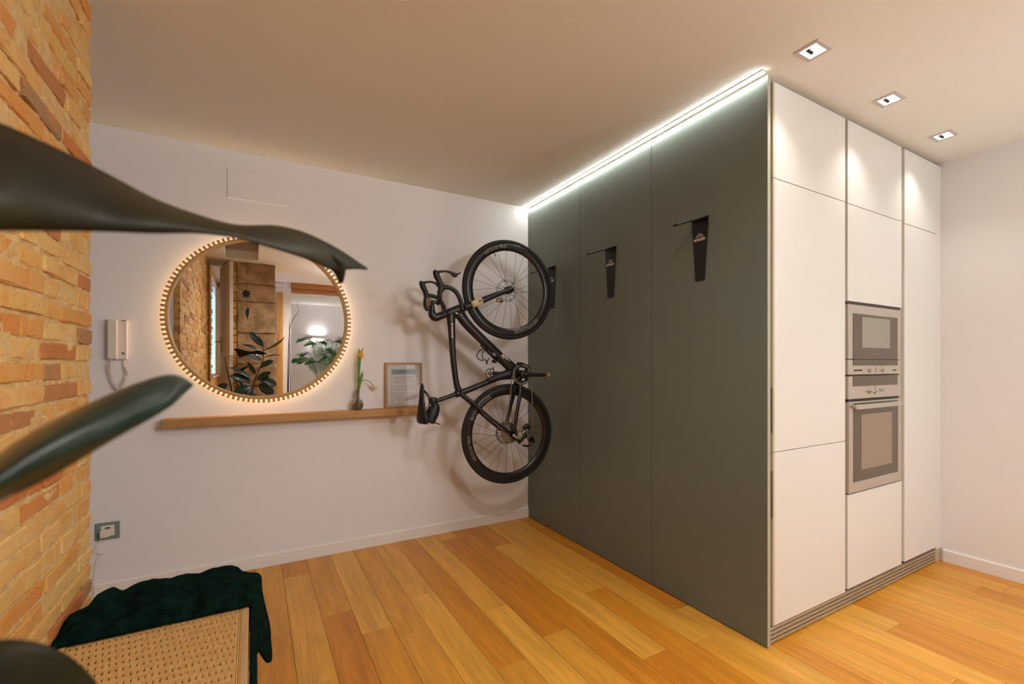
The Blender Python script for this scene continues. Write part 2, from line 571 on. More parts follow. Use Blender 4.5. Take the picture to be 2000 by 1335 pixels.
variants = {}
for kind, L in (('s', .262), ('h', .124), ('e', .085)):
    variants[kind] = [brickmesh(L, .043, .038, i * 7 + len(kind) + int(L * 1000)) for i in range(5)]
zz = .004
row = 0
masses = bmesh.new()
nb = 0
rb = random.Random(11)
while zz < CZ - .012:
    H = rb.choice([.044, .047, .042, .05, .045])
    gap = .0105
    zc = zz + H / 2
    y = YE + rb.uniform(-.004, .004)
    first = True
    while y > -.86:
        kd = 's'
        if first:
            kd = ['s', 'h', 'e'][row % 3] if rb.random() < .8 else rb.choice(['h', 's'])
        elif rb.random() < .3:
            kd = 'h'
        first = False
        L = {'s': .262, 'h': .124, 'e': .085}[kd] * rb.uniform(.96, 1.04)
        yc = y - L / 2
        base = {'s': .262, 'h': .124, 'e': .085}[kd]
        tilt = rb.uniform(-.012, .012)
        loc = Vector((XB + rb.uniform(-.0045, .003), yc, zc + rb.uniform(-.0015, .0015)))
        me = rb.choice(variants[kd])
        if yc > 1.13 and zc > .40 and nb < 290:
            o = bpy.data.objects.new('brick', me)
            o.location = loc
            o.rotation_euler = (tilt, 0, rb.uniform(-.012, .012))
            o.scale = (1, L / base, H / .043)
            col.objects.link(o)
            o.parent = wl
            nb += 1
        else:
            tmp = bmesh.new(); tmp.from_mesh(me)
            for v in tmp.verts:
                v.co = Vector((v.co.x + loc.x, v.co.y * L / base + loc.y, v.co.z * H / .043 + loc.z))
            tm = bpy.data.meshes.new('tmp'); tmp.to_mesh(tm); tmp.free()
            masses.from_mesh(tm); bpy.data.meshes.remove(tm)
        y -= L + rb.uniform(.008, .014)
    zz += H + gap
    row += 1
mb = link('brickwork', masses, m_brick); mb.parent = wl; mb['kind'] = 'stuff'

# --- window bay behind the camera (seen in the mirror) -----------------------
wb = struct('wall_bay', boxm(-.62, -.476, -2.1, -.88, 0, 1.06), m_brick)
struct('wall_bay_head', boxm(-.62, -.476, -2.1, -.88, 2.39, 2.6), m_brick)
struct('wall_bay_end', boxm(-.476, .30, -2.25, -2.1, 0, 2.6), m_brick)
bm = bmesh.new()
box(bm, -.50, -.445, -2.1, -2.03, 1.06, 2.39)
box(bm, -.50, -.478, -.895, -.88, 1.06, 2.39)
box(bm, -.50, -.470, -2.03, -.895, 1.06, 1.085)
box(bm, -.50, -.470, -2.03, -.895, 2.365, 2.39)
win = struct('window_1', bm, m_door_wood)
sub('window_sill', boxm(-.475, -.455, -2.08, -.90, 1.040, 1.058), m_white, win)

# open white door leaf beside the pillar
dl = Vector((-.228, -.19)); dr = Vector((-.352, -.69))
ang = math.atan2(dl.y - dr.y, dl.x - dr.x)
door = struct('window_casement', boxm(0, .515, -.02, .02, .01, 2.44, .003), m_white)
door.location = (dr.x, dr.y, 0); door.rotation_euler = (0, 0, ang)
bm = boxm(.03, .075, .02, .026, 1.36, 1.56, .002)
cyl(bm, (.05, .02, 1.5), (.05, .06, 1.5), .009)
sweep(bm, [(.05, .06, 1.5), (.03, .062, 1.5), (-.04, .062, 1.5)], .008, 8, 3)
sub('door_handle', bm, m_steel, door)
# --- stone and brick pillar ---
pil = struct('pillar', boxm(-.21, .225, -.75, -.335, 0, CZ), m_mortar)
zs = [0, .34, .62, .95, 1.22, 1.60, 1.98, 2.20, CZ]
rs = random.Random(3)
for i in range(len(zs) - 1):
    z0, z1 = zs[i] + .006, zs[i + 1] - .006
    bm = boxm(-.17 + rs.uniform(-.012, .012), .248 + rs.uniform(-.012, .004), -.36, -.30 + rs.uniform(-.012, .004), z0, z1)
    bmesh.ops.subdivide_edges(bm, edges=bm.edges[:], cuts=3, use_grid_fill=True)
    for v in bm.verts:
        v.co += Vector((rs.uniform(-1, 1), rs.uniform(-1, 1), rs.uniform(-1, 1))) * .006
    o = link('stone', bm, m_stone); o.parent = pil
z = .01
while z < CZ - .05:
    h = rs.uniform(.05, .09)
    bm = boxm(-.235 + rs.uniform(-.006, .006), -.178, -.37, -.305 + rs.uniform(-.01, .006), z, min(z + h, CZ - .005), .006)
    o = link('brick', bm, m_brick); o.parent = pil
    z += h + .010

# --- rear partition with timber door head ---
struct('wall_rear', boxm(.39, .50, -1.67, -1.55, 0, 2.6), m_wall)
struct('wall_rear_right', boxm(2.3, XR, -1.67, -1.55, 0, 2.6), m_wall)
struct('door_1', boxm(.30, .385, -1.60, -1.50, 0, 2.30, .004), m_door_wood)
struct('wall_rear_link', boxm(.20, .30, -2.25, -1.6, 0, 2.6), m_wall)
bm = bmesh.new()
box(bm, .50, 2.3, -1.60, -1.53, 2.375, 2.455, .004)
box(bm, .50, 2.3, -1.64, -1.56, 2.31, 2.37, .004)
struct('trim_1', bm, m_lintel)
struct('wall_far', boxm(-.1, XR, -4.32, -4.2, 0, 2.6), m_wall)
struct('wall_far_left', boxm(-.1, .02, -4.2, -2.2, 0, 2.6), m_wall)

# ------------------------------------------------------------------ grey panelled side
gp = empty('panelled_partition', (XP, 2.1, 0), 'tall matte grey-green panelled cupboard side with fitted seams, beside the bicycle', 'partition')
for y0, y1 in ((1.170, 1.8235), (1.8265, 2.4555), (2.4585, YW - .001)):
    link('panel', boxm(XP, XP + .018, y0, y1, .004, 2.445, .0008), m_grey, gp)
link('edge_strip', boxm(XP + .0005, XP + .020, 1.1685, 1.170, .004, 2.445), m_edge, gp)
link('inner_side', boxm(XP + .018, XP + .032, 1.180, YW - .001, .004, 2.45), m_carc, gp)
# LED profile
ls = empty('led_strip_light', (XP, 2.1, CZ), 'long white glowing strip light where the grey panels meet the ceiling', 'strip light')
bm = bmesh.new(); prism(bm, [(XP - .030, CZ - .0005), (XP - .030, CZ - .004), (XP - .0005, CZ - .004), (XP - .0005, CZ - .0005)], 1.172, YW - .002)
link('profile', bm, m_lampf, ls)
bm = bmesh.new(); prism(bm, [(XP - .0260, CZ - .0042), (XP - .0250, CZ - .009), (XP - .0180, CZ - .009), (XP - .0170, CZ - .0042)], 1.174, YW - .003)
link('diffuser', bm, m_led, ls)

# ------------------------------------------------------------------ tall cabinets
YD = 1.172      # door front
def carcass(parent, x0, x1, z0, z1, back=2.9):
    link('body', boxm(x0, x1, YD + .028, back, z0, z1), m_carc, parent)
def doorp(parent, x0, x1, z0, z1):
    d = link('door', boxm(x0, x1, YD, YD + .022, z0, z1, .0015), m_door, parent)
    return d
# unit 1
c1 = empty('tall_cabinet', (2.26, 1.5, 0), 'tall white handleless cabinet with three doors, next to the grey panelled side', 'cabinet', 'tall kitchen cabinets')
carcass(c1, 1.945, 2.565, .08, 2.452)
for z0, z1 in ((.081, .8295), (.8325, 2.0165), (2.0195, 2.434)):
    doorp(c1, 1.966, 2.560, z0, z1)
    link('edge_profile', boxm(1.954, 1.966, YD + .001, YD + .020, z0, z1), m_carc, c1)
for z0, z1 in ((.921, 1.111), (.552, .751)):
    link('grip', boxm(1.946, 1.954, YD - .001, YD + .012, z0, z1, .001), m_alub, c1)
# unit 2
c2 = empty('tall_cabinet', (2.88, 1.5, 0), 'tall white cabinet with the built-in microwave and oven, middle of three', 'cabinet', 'tall kitchen cabinets')
carcass(c2, 2.573, 3.196, .08, .565)
link('body', boxm(2.573, 3.196, YD + .028, 2.9, 1.525, 2.452), m_carc, c2)
link('side_panel', boxm(2.566, 2.578, YD + .012, 2.9, .565, 1.525), m_carc, c2)
link('side_panel', boxm(3.176, 3.196, YD + .012, 2.9, .565, 1.525), m_carc, c2)
link('shelf_board', boxm(2.579, 3.175, YD + .03, 2.9, 1.155, 1.160), m_carc, c2)
for z0, z1 in ((.089, .557), (1.530, 2.0145), (2.0175, 2.434)):
    doorp(c2, 2.585, 3.176, z0, z1)
link('vent_strip', boxm(2.582, 3.172, YD + .006, YD + .03, 1.518, 1.5285), m_mark, c2)
# unit 3
c3 = empty('tall_cabinet', (3.43, 1.5, 0), 'narrow tall white cabinet with two doors, against the right wall', 'cabinet', 'tall kitchen cabinets')
carcass(c3, 3.197, 3.66, .08, 2.452)
for z0, z1 in ((.093, 2.0085), (2.0115, 2.434)):
    doorp(c3, 3.214, 3.645, z0, z1)
link('filler_panel', boxm(3.6465, XR - .001, YD + .001, YD + .02, .080, 2.434), m_door, c3)
# plinth
pg = empty('plinth_grille', (2.8, YD, 0), 'ribbed brown metal ventilation plinth running under the white cabinets', 'plinth')
link('backing', boxm(1.935, XR - .012, YD + .020, YD + .03, .0, .078), m_mark, pg)
for i in range(4):
    z = .008 + i * .0185
    link('slat', boxm(1.937, 3.64, YD + .003, YD + .019, z, z + .011, .001), m_slat, pg)
link('end_cap', boxm(3.642, XR - .013, YD + .004, YD + .019, .001, .078), m_carc, pg)

# ------------------------------------------------------------------ microwave
def knob(bm, x, z, r, y=YD - .014):
    cyl(bm, (x, YD, z), (x, y, z), r, r * .92, 20)
mw = empty('microwave', (2.87, YD, 1.2), 'stainless steel built-in microwave with grey window, above the oven', 'microwave')
link('body', boxm(2.583, 3.157, YD + .012, 1.6, 1.162, 1.514), m_dksteel, mw)
link('door', boxm(2.582, 3.158, YD - .004, YD + .012, 1.239, 1.514, .002), m_inox, mw)
link('door_glass', boxm(2.627, 3.111, YD - .006, YD - .003, 1.2395, 1.469), m_oglass, mw)
link('window', boxm(2.712, 3.016, YD - .0072, YD - .0055, 1.298, 1.455), m_mwin, mw)
link('control_panel', boxm(2.582, 3.158, YD - .004, YD + .012, 1.160, 1.236, .002), m_inox, mw)
link('display', boxm(2.627, 3.111, YD - .006, YD - .003, 1.206, 1.2355), m_oglass, mw)
for xk in (2.795, 2.935):
    bm = bmesh.new(); knob(bm, xk, 1.184, .014); box(bm, xk - .013, xk + .013, YD - .022, YD - .012, 1.181, 1.187, .001)
    link('knob', bm, m_inox, mw)
for i in range(8):
    link('button', boxm(2.636 + i * .0105, 2.642 + i * .0105, YD - .0065, YD - .003, 1.178, 1.186), m_mark, mw)
for i in range(3):
    link('button', boxm(3.058 + i * .014, 3.066 + i * .014, YD - .0065, YD - .003, 1.178, 1.184), m_mark, mw)
me = textmesh('lettering', '12:45', .012, lambda a, b: (2.86 + a, YD - .0066, 1.221 + b), m_whitet, mw)
bm = boxm(2.862, 2.8635, YD - .0052, YD - .0035, 1.170, 1.198)
link('mark', bm, m_mark, mw)
bm = bmesh.new(); 
for dx in (-.018, -.006, .006, .018): box(bm, 2.865 + dx - .004, 2.865 + dx + .004, YD - .0068, YD - .0055, 1.2655, 1.2685)
link('badge', bm, m_alu, mw)
# ------------------------------------------------------------------ oven
ov = empty('oven', (2.87, YD, .56), 'stainless steel built-in oven with bar handle, below the microwave', 'oven')
link('body', boxm(2.583, 3.157, YD + .012, 1.7, .567, 1.153), m_dksteel, ov)
link('control_panel', boxm(2.582, 3.158, YD - .004, YD + .012, 1.037, 1.153, .002), m_inox, ov)
link('display', boxm(2.627, 3.111, YD - .006, YD - .003, 1.101, 1.1525), m_oglass, ov)
for xk, r in ((2.795, .014), (2.855, .017)):
    bm = bmesh.new(); knob(bm, xk, 1.073, r); box(bm, xk - .014, xk + .014, YD - .024, YD - .012, 1.070, 1.076, .001)
    link('knob', bm, m_inox, ov)
for dx in (-.05, .05, .065, .09):
    link('mark', boxm(2.855 + dx - .002, 2.855 + dx + .002, YD - .0052, YD - .0035, 1.066, 1.082), m_mark, ov)
link('mark', boxm(2.850, 2.860, YD - .0052, YD - .0035, 1.093, 1.096), m_mark, ov)
link('gap', boxm(2.59, 3.15, YD + .004, YD + .012, 1.022, 1.037), m_black, ov)
link('door', boxm(2.582, 3.158, YD - .006, YD + .012, .567, 1.024, .002), m_inox, ov)
link('door_glass', boxm(2.627, 3.111, YD - .008, YD - .005, .619, 1.016), m_oglass, ov)
link('window', boxm(2.699, 3.035, YD - .0092, YD - .0075, .675, .956), m_owin, ov)
bm = boxm(2.602, 3.085, YD - .040, YD - .024, .988, 1.012, .004, 2)
for xk in (2.625, 3.065):
    box(bm, xk - .012, xk + .012, YD - .026, YD - .006, .992, 1.008, .002)
link('handle', bm, m_inox, ov)

# ------------------------------------------------------------------ downlights
for i, (x, y, lab) in enumerate(((1.94, 1.003, 'square recessed ceiling downlight nearest the grey panelled side'),
                                 (2.61, 1.012, 'square recessed ceiling downlight, middle of the row of three'),
                                 (3.28, 1.025, 'square recessed ceiling downlight nearest the right wall'))):
    d = empty('downlight', (x, y, CZ), lab, 'ceiling light', 'recessed downlights in front of the cabinets')
    a, b2, t_ = .053, .046, .014
    bm = bmesh.new()
    z0, z1 = CZ - .004, CZ - .0005
    box(bm, x - a, x + a, y - b2, y - b2 + t_, z0, z1)
    box(bm, x - a, x + a, y + b2 - t_, y + b2, z0, z1)
    box(bm, x - a, x - a + t_, y - b2 + t_, y + b2 - t_, z0, z1)
    box(bm, x + a - t_, x + a, y - b2 + t_, y + b2 - t_, z0, z1)
    link('frame', bm, m_lampf, d)
    link('reflector', boxm(x - a + t_, x + a - t_, y - b2 + t_, y + b2 - t_, CZ - .0018, CZ - .0006), m_lampe, d)
    bm = bmesh.new(); cyl(bm, (x - .030, y + .006, CZ - .004), (x - .002, y + .001, CZ - .011), .007, .006, 12)
    link('lamp_holder', bm, m_dksteel, d)
    L = bpy.data.lights.new('downlight_beam', 'SPOT')
    L.energy = DOWN_W; L.spot_size = radians(104); L.spot_blend = .9; L.color = (1, .93, .84); L.shadow_soft_size = .018
    lo = bpy.data.objects.new('beam', L); lo.location = (x, y, CZ - .02); col.objects.link(lo)
    lo.parent = d; lo.matrix_parent_inverse = Matrix.Translation(d.location).inverted()
L = bpy.data.lights.new('right_fill', 'POINT')
L.energy = RIGHT_FILL[3]; L.color = RIGHT_FILL[4]; L.shadow_soft_size = .09
lo = bpy.data.objects.new('right_fill', L); lo.location = RIGHT_FILL[:3]; col.objects.link(lo)
L = bpy.data.lights.new('rear_room_fill', 'POINT')
L.energy = 22; L.color = (.92, .94, 1.0); L.shadow_soft_size = .08  # unseen point light added to brighten the far room
lo = bpy.data.objects.new('rear_room_fill', L); lo.location = (2.6, -2.9, 2.1); col.objects.link(lo)
for p, aim, P, cone, c, size in UNSEEN_SPOTS:
    L = bpy.data.lights.new('unseen_spot', 'SPOT')
    L.energy = P; L.spot_size = radians(cone); L.spot_blend = .8; L.color = c; L.shadow_soft_size = size
    lo = bpy.data.objects.new('unseen_spot', L); lo.location = p
    lo.rotation_euler = (Vector(p) - Vector(aim)).to_track_quat('Z', 'Y').to_euler()
    col.objects.link(lo)

# ------------------------------------------------------------------ wall hooks
def hook(yc, lab):
    h = empty('bike_hook', (XP, yc, 1.93), lab, 'hook', 'black bicycle wall hooks')
    bm = bmesh.new()
    prism(bm, [(yc - .0485, 1.93), (yc + .0485, 1.93), (yc + .0255, 1.622), (yc - .0255, 1.622)], XP - .006, XP - .0005, 'x')
    link('plate', bm, m_black, h)
    # folded top flange that narrows into the arm
    bm = bmesh.new()
    z = lambda X: 1.930 - (XP - X) * .36
    secs = [(XP - .002, .0485), (XP - .02, .045), (XP - .055, .016), (XP - .085, .013), (XP - .175, .013)]
    V = []
    for X, hw in secs:
        V.append([bm.verts.new((X, yc + s * hw, z(X) + dz)) for s, dz in ((-1, 0), (1, 0), (1, -.004), (-1, -.004))])
    for a, b in zip(V[:-1], V[1:]):
        for j in range(4):
            bm.faces.new((a[j], a[(j + 1) % 4], b[(j + 1) % 4], b[j]))
    bm.faces.new(V[0]); bm.faces.new(V[-1][::-1])
    link('arm', bm, m_black, h)
    bm = bmesh.new()
    sweep(bm, [(XP - .075, yc, z(XP - .075) + .001), (XP - .178, yc, z(XP - .178) + .001)], [(.0145, .0055), (.0145, .0055)], 10, 2, (0, 0, 1))
    link('rubber_sleeve', bm, m_saddle, h)
    # white emblem: mountain arc above lettering
    fn = lambda a, b: (XP - .0066, yc - a, 1.822 + b)
    me = textmesh('lettering', 'BORGEN', .0165, fn, m_whitet, h, .0006)
    link('lettering', me, m_whitet, h)
    bm = bmesh.new()
    def P(a, b): return bm.verts.new(fn(a, b))
    n = 14
    o_ = [P(-.024 + .048 * i / n, .010 + .020 * sin(pi * i / n)) for i in range(n + 1)]
    i_ = [P(-.021 + .042 * i / n, .010 + .0165 * sin(pi * i / n)) for i in range(n + 1)]
    for i in range(n): bm.faces.new((o_[i], o_[i + 1], i_[i + 1], i_[i]))
    for pts in ([(-.017, .010), (-.006, .019), (-.001, .014), (-.004, .013), (-.007, .016)], [(-.002, .012), (.004, .021), (.017, .010), (.010, .013), (.005, .017)]):
        bm.faces.new([P(*p) for p in pts])
    link('emblem', bm, m_whitet, h)
    return h
hook(2.788, 'black steel wall hook carrying the front wheel of the bicycle')
hook(2.151, 'empty black wall hook on the middle grey panel')
hook(1.506, 'empty black wall hook nearest the white cabinets')

# ------------------------------------------------------------------ bicycle
YB = 2.745
bk = empty('bicycle', (1.5, YB, .40), 'black carbon road bicycle hanging upright by its front wheel from a wall hook', 'bicycle')
def P3(x, z, y=YB): return (x, y, z)
def wheel(name, cx, cz, yoff, texts, nsp, drive, phase=0.0):
    W = bpy.data.objects.new(name, None); W.empty_display_size = .05
    W.location = (cx, YB, cz); col.objects.link(W)
    W.parent = bk; W.matrix_parent_inverse = Matrix.Translation(bk.location).inverted()
    W.rotation_euler = (0, 0, radians(yoff))
    def ch(nm, bm, m, smooth=True):
        if isinstance(bm, bmesh.types.BMesh):
            me = bpy.data.meshes.new(nm); bmesh.ops.recalc_face_normals(bm, faces=bm.faces[:]); bm.to_mesh(me); bm.free()
        else: me = bm
        me.materials.append(m)
        if smooth: me.shade_smooth()
        o = bpy.data.objects.new(nm, me); col.objects.link(o); o.parent = W
        return o
    bm = bmesh.new()
    lathe(bm, [(.3245 + .0155 * cos(a), .0155 * sin(a)) for a in [2 * pi * i / 14 for i in range(14)]], 96, 'y', closed=True)
    ch('tyre', bm, m_tyre)
    bm = bmesh.new()
    prof = [(.318, -.0125), (.306, -.0140), (.285, -.0125), (.270, -.008), (.265, 0), (.270, .008), (.285, .0125), (.306, .0140), (.318, .0125)]
    lathe(bm, prof, 96, 'y', closed=True)
    ch('rim', bm, m_rim)
    for s, size, a0, flip in texts:
        V, F = textverts(s, size, .0006)
        Rm = .2915
        vs = []
        for v in V:
            if flip:   # tops of letters towards the hub, reads anticlockwise-free
                a = radians(a0) + v.x / Rm
                r = Rm - v.y
            else:
                a = radians(a0) - v.x / Rm
                r = Rm + v.y
            prof_y = -.0146 if r > .285 else -.0146 + (.285 - r) * .3
            vs.append((r * cos(a), prof_y, r * sin(a)))
        me = bpy.data.meshes.new('lettering'); me.from_pydata(vs, [], F)
        ch('lettering', me, m_rimtext, False)
    bm = bmesh.new()
    lathe(bm, [(.006, -.052), (.012, -.050), (.022, -.036), (.024, -.028), (.013, -.020), (.013, .020), (.026, .028), (.020, .036), (.010, .050), (.006, .052)], 24, 'y')
    ch('hub', bm, m_carbon)
    for i in range(nsp):
        a = 2 * pi * i / nsp + phase
        side = -1 if i % 2 else 1
        off = radians(62) * (1 if (i // 2) % 2 else -1)
        p0 = (.022 * cos(a + off), side * .028, .022 * sin(a + off))
        p1 = (.268 * cos(a), 0, .268 * sin(a))
        bm = bmesh.new(); cyl(bm, p0, p1, .0011, .0011, 5, False)
        ch('spoke', bm, m_black, False)
    # brake rotor on the far side
    bm = bmesh.new()
    rs_, n = .078, 40
    for i in range(n):
        a0, a1 = 2 * pi * i / n, 2 * pi * (i + .72) / n
        q = []
        for r, a in ((.064, a0), (.079, a0 + .02), (.079, a1 + .02), (.064, a1)):
            q.append((r * cos(a), r * sin(a)))
        A = [bm.verts.new((p[0], .036, p[1])) for p in q]; B = [bm.verts.new((p[0], .038, p[1])) for p in q]
        bm.faces.new(A); bm.faces.new(B[::-1])
        for j in range(4): bm.faces.new((A[j], A[(j + 1) % 4], B[(j + 1) % 4], B[j]))
    lathe(bm, [(.0765, .0358), (.079, .0358), (.079, .0382), (.0765, .0382)], 48, 'y', closed=True)
    lathe(bm, [(.062, .0358), (.066, .0358), (.066, .0382), (.062, .0382)], 48, 'y', closed=True)
    for i in range(6):
        a = 2 * pi * i / 6
        sweep(bm, [(.020 * cos(a), .037, .020 * sin(a)), (.045 * cos(a + .35), .037, .045 * sin(a + .35)), (.064 * cos(a + .5), .037, .064 * sin(a + .5))], .0028, 6, 3)
    ch('brake_rotor', bm, m_steel, False)
    if drive:
        bm = bmesh.new()
        for k_, r in enumerate((.068, .062, .055, .048, .042, .036, .030, .025)):
            y0 = -.016 - k_ * .0038
            n = int(r * 480)
            ring0, ring1, hub0, hub1 = [], [], [], []
            for i in range(n * 2):
                a = 2 * pi * i / (n * 2)
                rr = r if i % 2 else r - .0045
                ring0.append(bm.verts.new((rr * cos(a), y0, rr * sin(a)))); ring1.append(bm.verts.new((rr * cos(a), y0 - .0018, rr * sin(a))))
                hub0.append(bm.verts.new(((r - .012) * cos(a), y0, (r - .012) * sin(a)))); hub1.append(bm.verts.new(((r - .012) * cos(a), y0 - .0018, (r - .012) * sin(a))))
            N = n * 2
            for i in range(N):
                j = (i + 1) % N
                bm.faces.new((ring0[i], ring0[j], ring1[j], ring1[i])); bm.faces.new((ring1[i], ring1[j], hub1[j], hub1[i]))
                bm.faces.new((ring0[i], hub0[i], hub0[j], ring0[j]))
        ch('cassette', bm, m_steel, False)
        bm = bmesh.new(); lathe(bm, [(.052, -.014), (.052, -.016), (.012, -.030), (.012, -.046)], 32, 'y')
        ch('cassette_carrier', bm, m_bronze)
    else:
        pass
    bm = bmesh.new(); va = 2.0 if not drive else -.75
    cyl(bm, (.268 * cos(va), 0, .268 * sin(va)), (.240 * cos(va), 0, .240 * sin(va)), .0028)
    ch('valve', bm, m_black)
    return W
wheel('front_wheel', 1.524, 1.722, -3.5, [('BONTRAGER', .036, -62, True), ('AEOLUS PRO', .030, 112, False)], 24, False, .07)
wheel('rear_wheel', 1.518, .740, -3.0, [('BONTRAGER', .036, 138, False), ('AEOLUS PRO', .030, 196, False)], 24, True, .19)

def bp(name, bm, m, smooth=True, parent=bk):
    return link(name, bm, m, parent, smooth)
# fork: two legs, from hub to crown
for s in (-1, 1):
    bm = bmesh.new()
    sweep(bm, [P3(1.526, 1.722, YB + s * .056), P3(1.40, 1.672, YB + s * .055), P3(1.27, 1.615, YB + s * .048), P3(1.18, 1.578, YB + s * .026)],
          [(.012, .008), (.0165, .009), (.020, .013), (.020, .018)], 14, 6)
    bp('fork_leg', bm, m_carbon)
# cream label band on near fork leg
bm = bmesh.new()
sweep(bm, [P3(1.225, 1.5965, YB - .044), P3(1.262, 1.6125, YB - .047), P3(1.296, 1.6265, YB - .0495)], [(.0225, .0172), (.0222, .0158), (.0215, .0148)], 14, 2)
bp('fork_label', bm, m_cream)
V_, F_ = textverts('XX', .020, .0008)
me = bpy.data.meshes.new('label_mark')
dx, dz = Vector((.92, .39)).normalized()
me.from_pydata([(1.276 + v.x * dx - v.y * dz, YB - .0665, 1.622 + v.x * dz + v.y * dx) for v in V_], [], F_)
bp('label_mark', me, m_mark, False)
# head tube and frame
fr = bmesh.new()
sweep(fr, [P3(1.20, 1.588), P3(1.15, 1.566), P3(1.06, 1.532)], [(.026, .024), (.030, .022), (.025, .022)], 16, 5)       # head tube
frame = bp('frame', fr, m_carbon)
bm = bmesh.new(); sweep(bm, [P3(1.150, 1.548), P3(1.215, 1.470), P3(1.33, 1.368), P3(1.44, 1.275), P3(1.555, 1.18)], [(.036, .022), (.032, .026), (.031, .025), (.033, .026), (.038, .034)], 18, 6)
bp('down_tube', bm, m_carbon)
bm = bmesh.new(); sweep(bm, [P3(1.098, 1.548), P3(1.103, 1.44), P3(1.114, 1.26), P3(1.135, 1.10), P3(1.155, 1.035)], [(.034, .020), (.024, .018), (.020, .017), (.019, .016), (.024, .017)], 16, 6)
bp('top_tube', bm, m_carbon)
bm = bmesh.new(); sweep(bm, [P3(1.130, 1.020), P3(1.200, 1.040), P3(1.34, 1.088), P3(1.45, 1.130), P3(1.555, 1.150)], [(.022, .017), (.020, .017), (.019, .016), (.026, .020), (.040, .032)], 16, 6)
bp('seat_tube', bm, m_carbon)
bm = bmesh.new(); cyl(bm, (1.600, YB - .040, 1.145), (1.600, YB + .040, 1.145), .026, .026, 24)
sweep(bm, [P3(1.53, 1.17), P3(1.60, 1.145)], [(.045, .034), (.03, .036)], 16, 3)
bp('bottom_bracket_shell', bm, m_carbon)
for s in (-1, 1):
    bm = bmesh.new(); sweep(bm, [P3(1.155, 1.030, YB + s * .012), P3(1.24, .965, YB + s * .030), P3(1.36, .860, YB + s * .048), P3(1.508, .748, YB + s * .062)], [(.014, .012), (.0105, .009), (.009, .008), (.010, .008)], 10, 5)
    bp('seat_stay', bm, m_carbon)
    bm = bmesh.new(); sweep(bm, [P3(1.595, 1.115, YB + s * .020), P3(1.590, 1.03, YB + s * .040), P3(1.553, .88, YB + s * .055), P3(1.524, .745, YB + s * .064)], [(.018, .014), (.0155, .010), (.013, .009), (.013, .009)], 10, 5)
    bp('chain_stay', bm, m_carbon)
# lettering on tubes
def tubetext(s, size, p0, p1, yy, bold=.0008, rev=False):
    p0, p1 = Vector(p0), Vector(p1)
    d = (p1 - p0).normalized(); nrm = Vector((-d.y, d.x))
    c = (p0 + p1) / 2
    V, F = textverts(s, size, bold)
    me = bpy.data.meshes.new('lettering')
    me.from_pydata([(c.x + v.x * d.x + v.y * nrm.x, yy, c.y + v.x * d.y + v.y * nrm.y) for v in V], [], F)
    return bp('lettering', me, m_whitet, False)
tubetext('TREK', .036, (1.538, 1.207), (1.428, 1.303), YB - .0276)
tubetext('EMONDA SL', .017, (1.102, 1.36), (1.100, 1.50), YB - .0200, .0004)
# seatpost, clamp, saddle
bm = bmesh.new(); sweep(bm, [P3(1.165, 1.031), P3(1.07, 1.003), P3(.985, .978)], [(.0145, .012), (.0135, .012), (.0135, .012)], 14, 3)
bp('seatpost', bm, m_carbon)
bm = boxm(.962, 1.000, YB - .020, YB + .020, .962, 1.006, .004)
bp('saddle_clamp', bm, m_black)
bm = bmesh.new()
# saddle shell: stations along z (nose at top), width in y, thickness in x
st = [(1.094, .908, .006, .006), (1.075, .908, .016, .010), (1.04, .905, .021, .013), (1.00, .903, .024, .014), (.96, .901, .034, .016), (.92, .898, .052, .018), (.885, .895, .068, .019), (.86, .896, .072, .018), (.848, .899, .066, .012)]
rings = []
for z, xc, hw, th in st:
    ring = []
    for j in range(16):
        a = 2 * pi * j / 16
        yy = hw * cos(a)
        ring.append(bm.verts.new((xc + th * sin(a) + (abs(cos(a)) ** 2) * hw * .38, YB + yy, z)))
    rings.append(ring)
for a, b in zip(rings[:-1], rings[1:]):
    for j in range(16): bm.faces.new((a[j], a[(j + 1) % 16], b[(j + 1) % 16], b[j]))
bm.faces.new(rings[0]); bm.faces.new(rings[-1][::-1])
bp('saddle', bm, m_saddle)
for s in (-1, 1):
    bm = bmesh.new(); sweep(bm, [P3(.915, 1.060, YB + s * .008), P3(.945, 1.02, YB + s * .02), P3(.962, .985, YB + s * .022), P3(.955, .93, YB + s * .022), P3(.915, .88, YB + s * .03)], .0035, 8, 5)
    bp('saddle_rail', bm, m_black)
# saddle bag strapped under the saddle
bm = bmesh.new(); sweep(bm, [P3(.985, .972), P3(.990, .945), P3(.975, .905), P3(.955, .862), P3(.950, .850)], [(.018, .02), (.034, .030), (.040, .036), (.038, .036), (.030, .03)], 14, 5)
bp('saddle_bag', bm, m_saddle)
bm = bmesh.new(); sweep(bm, [P3(.968, .853, YB - .02), P3(.99, .848, YB - .025), P3(1.012, .838, YB - .03)], [(.004, .0015)] * 3, 6, 3)
bp('strap_end', bm, m_saddle)
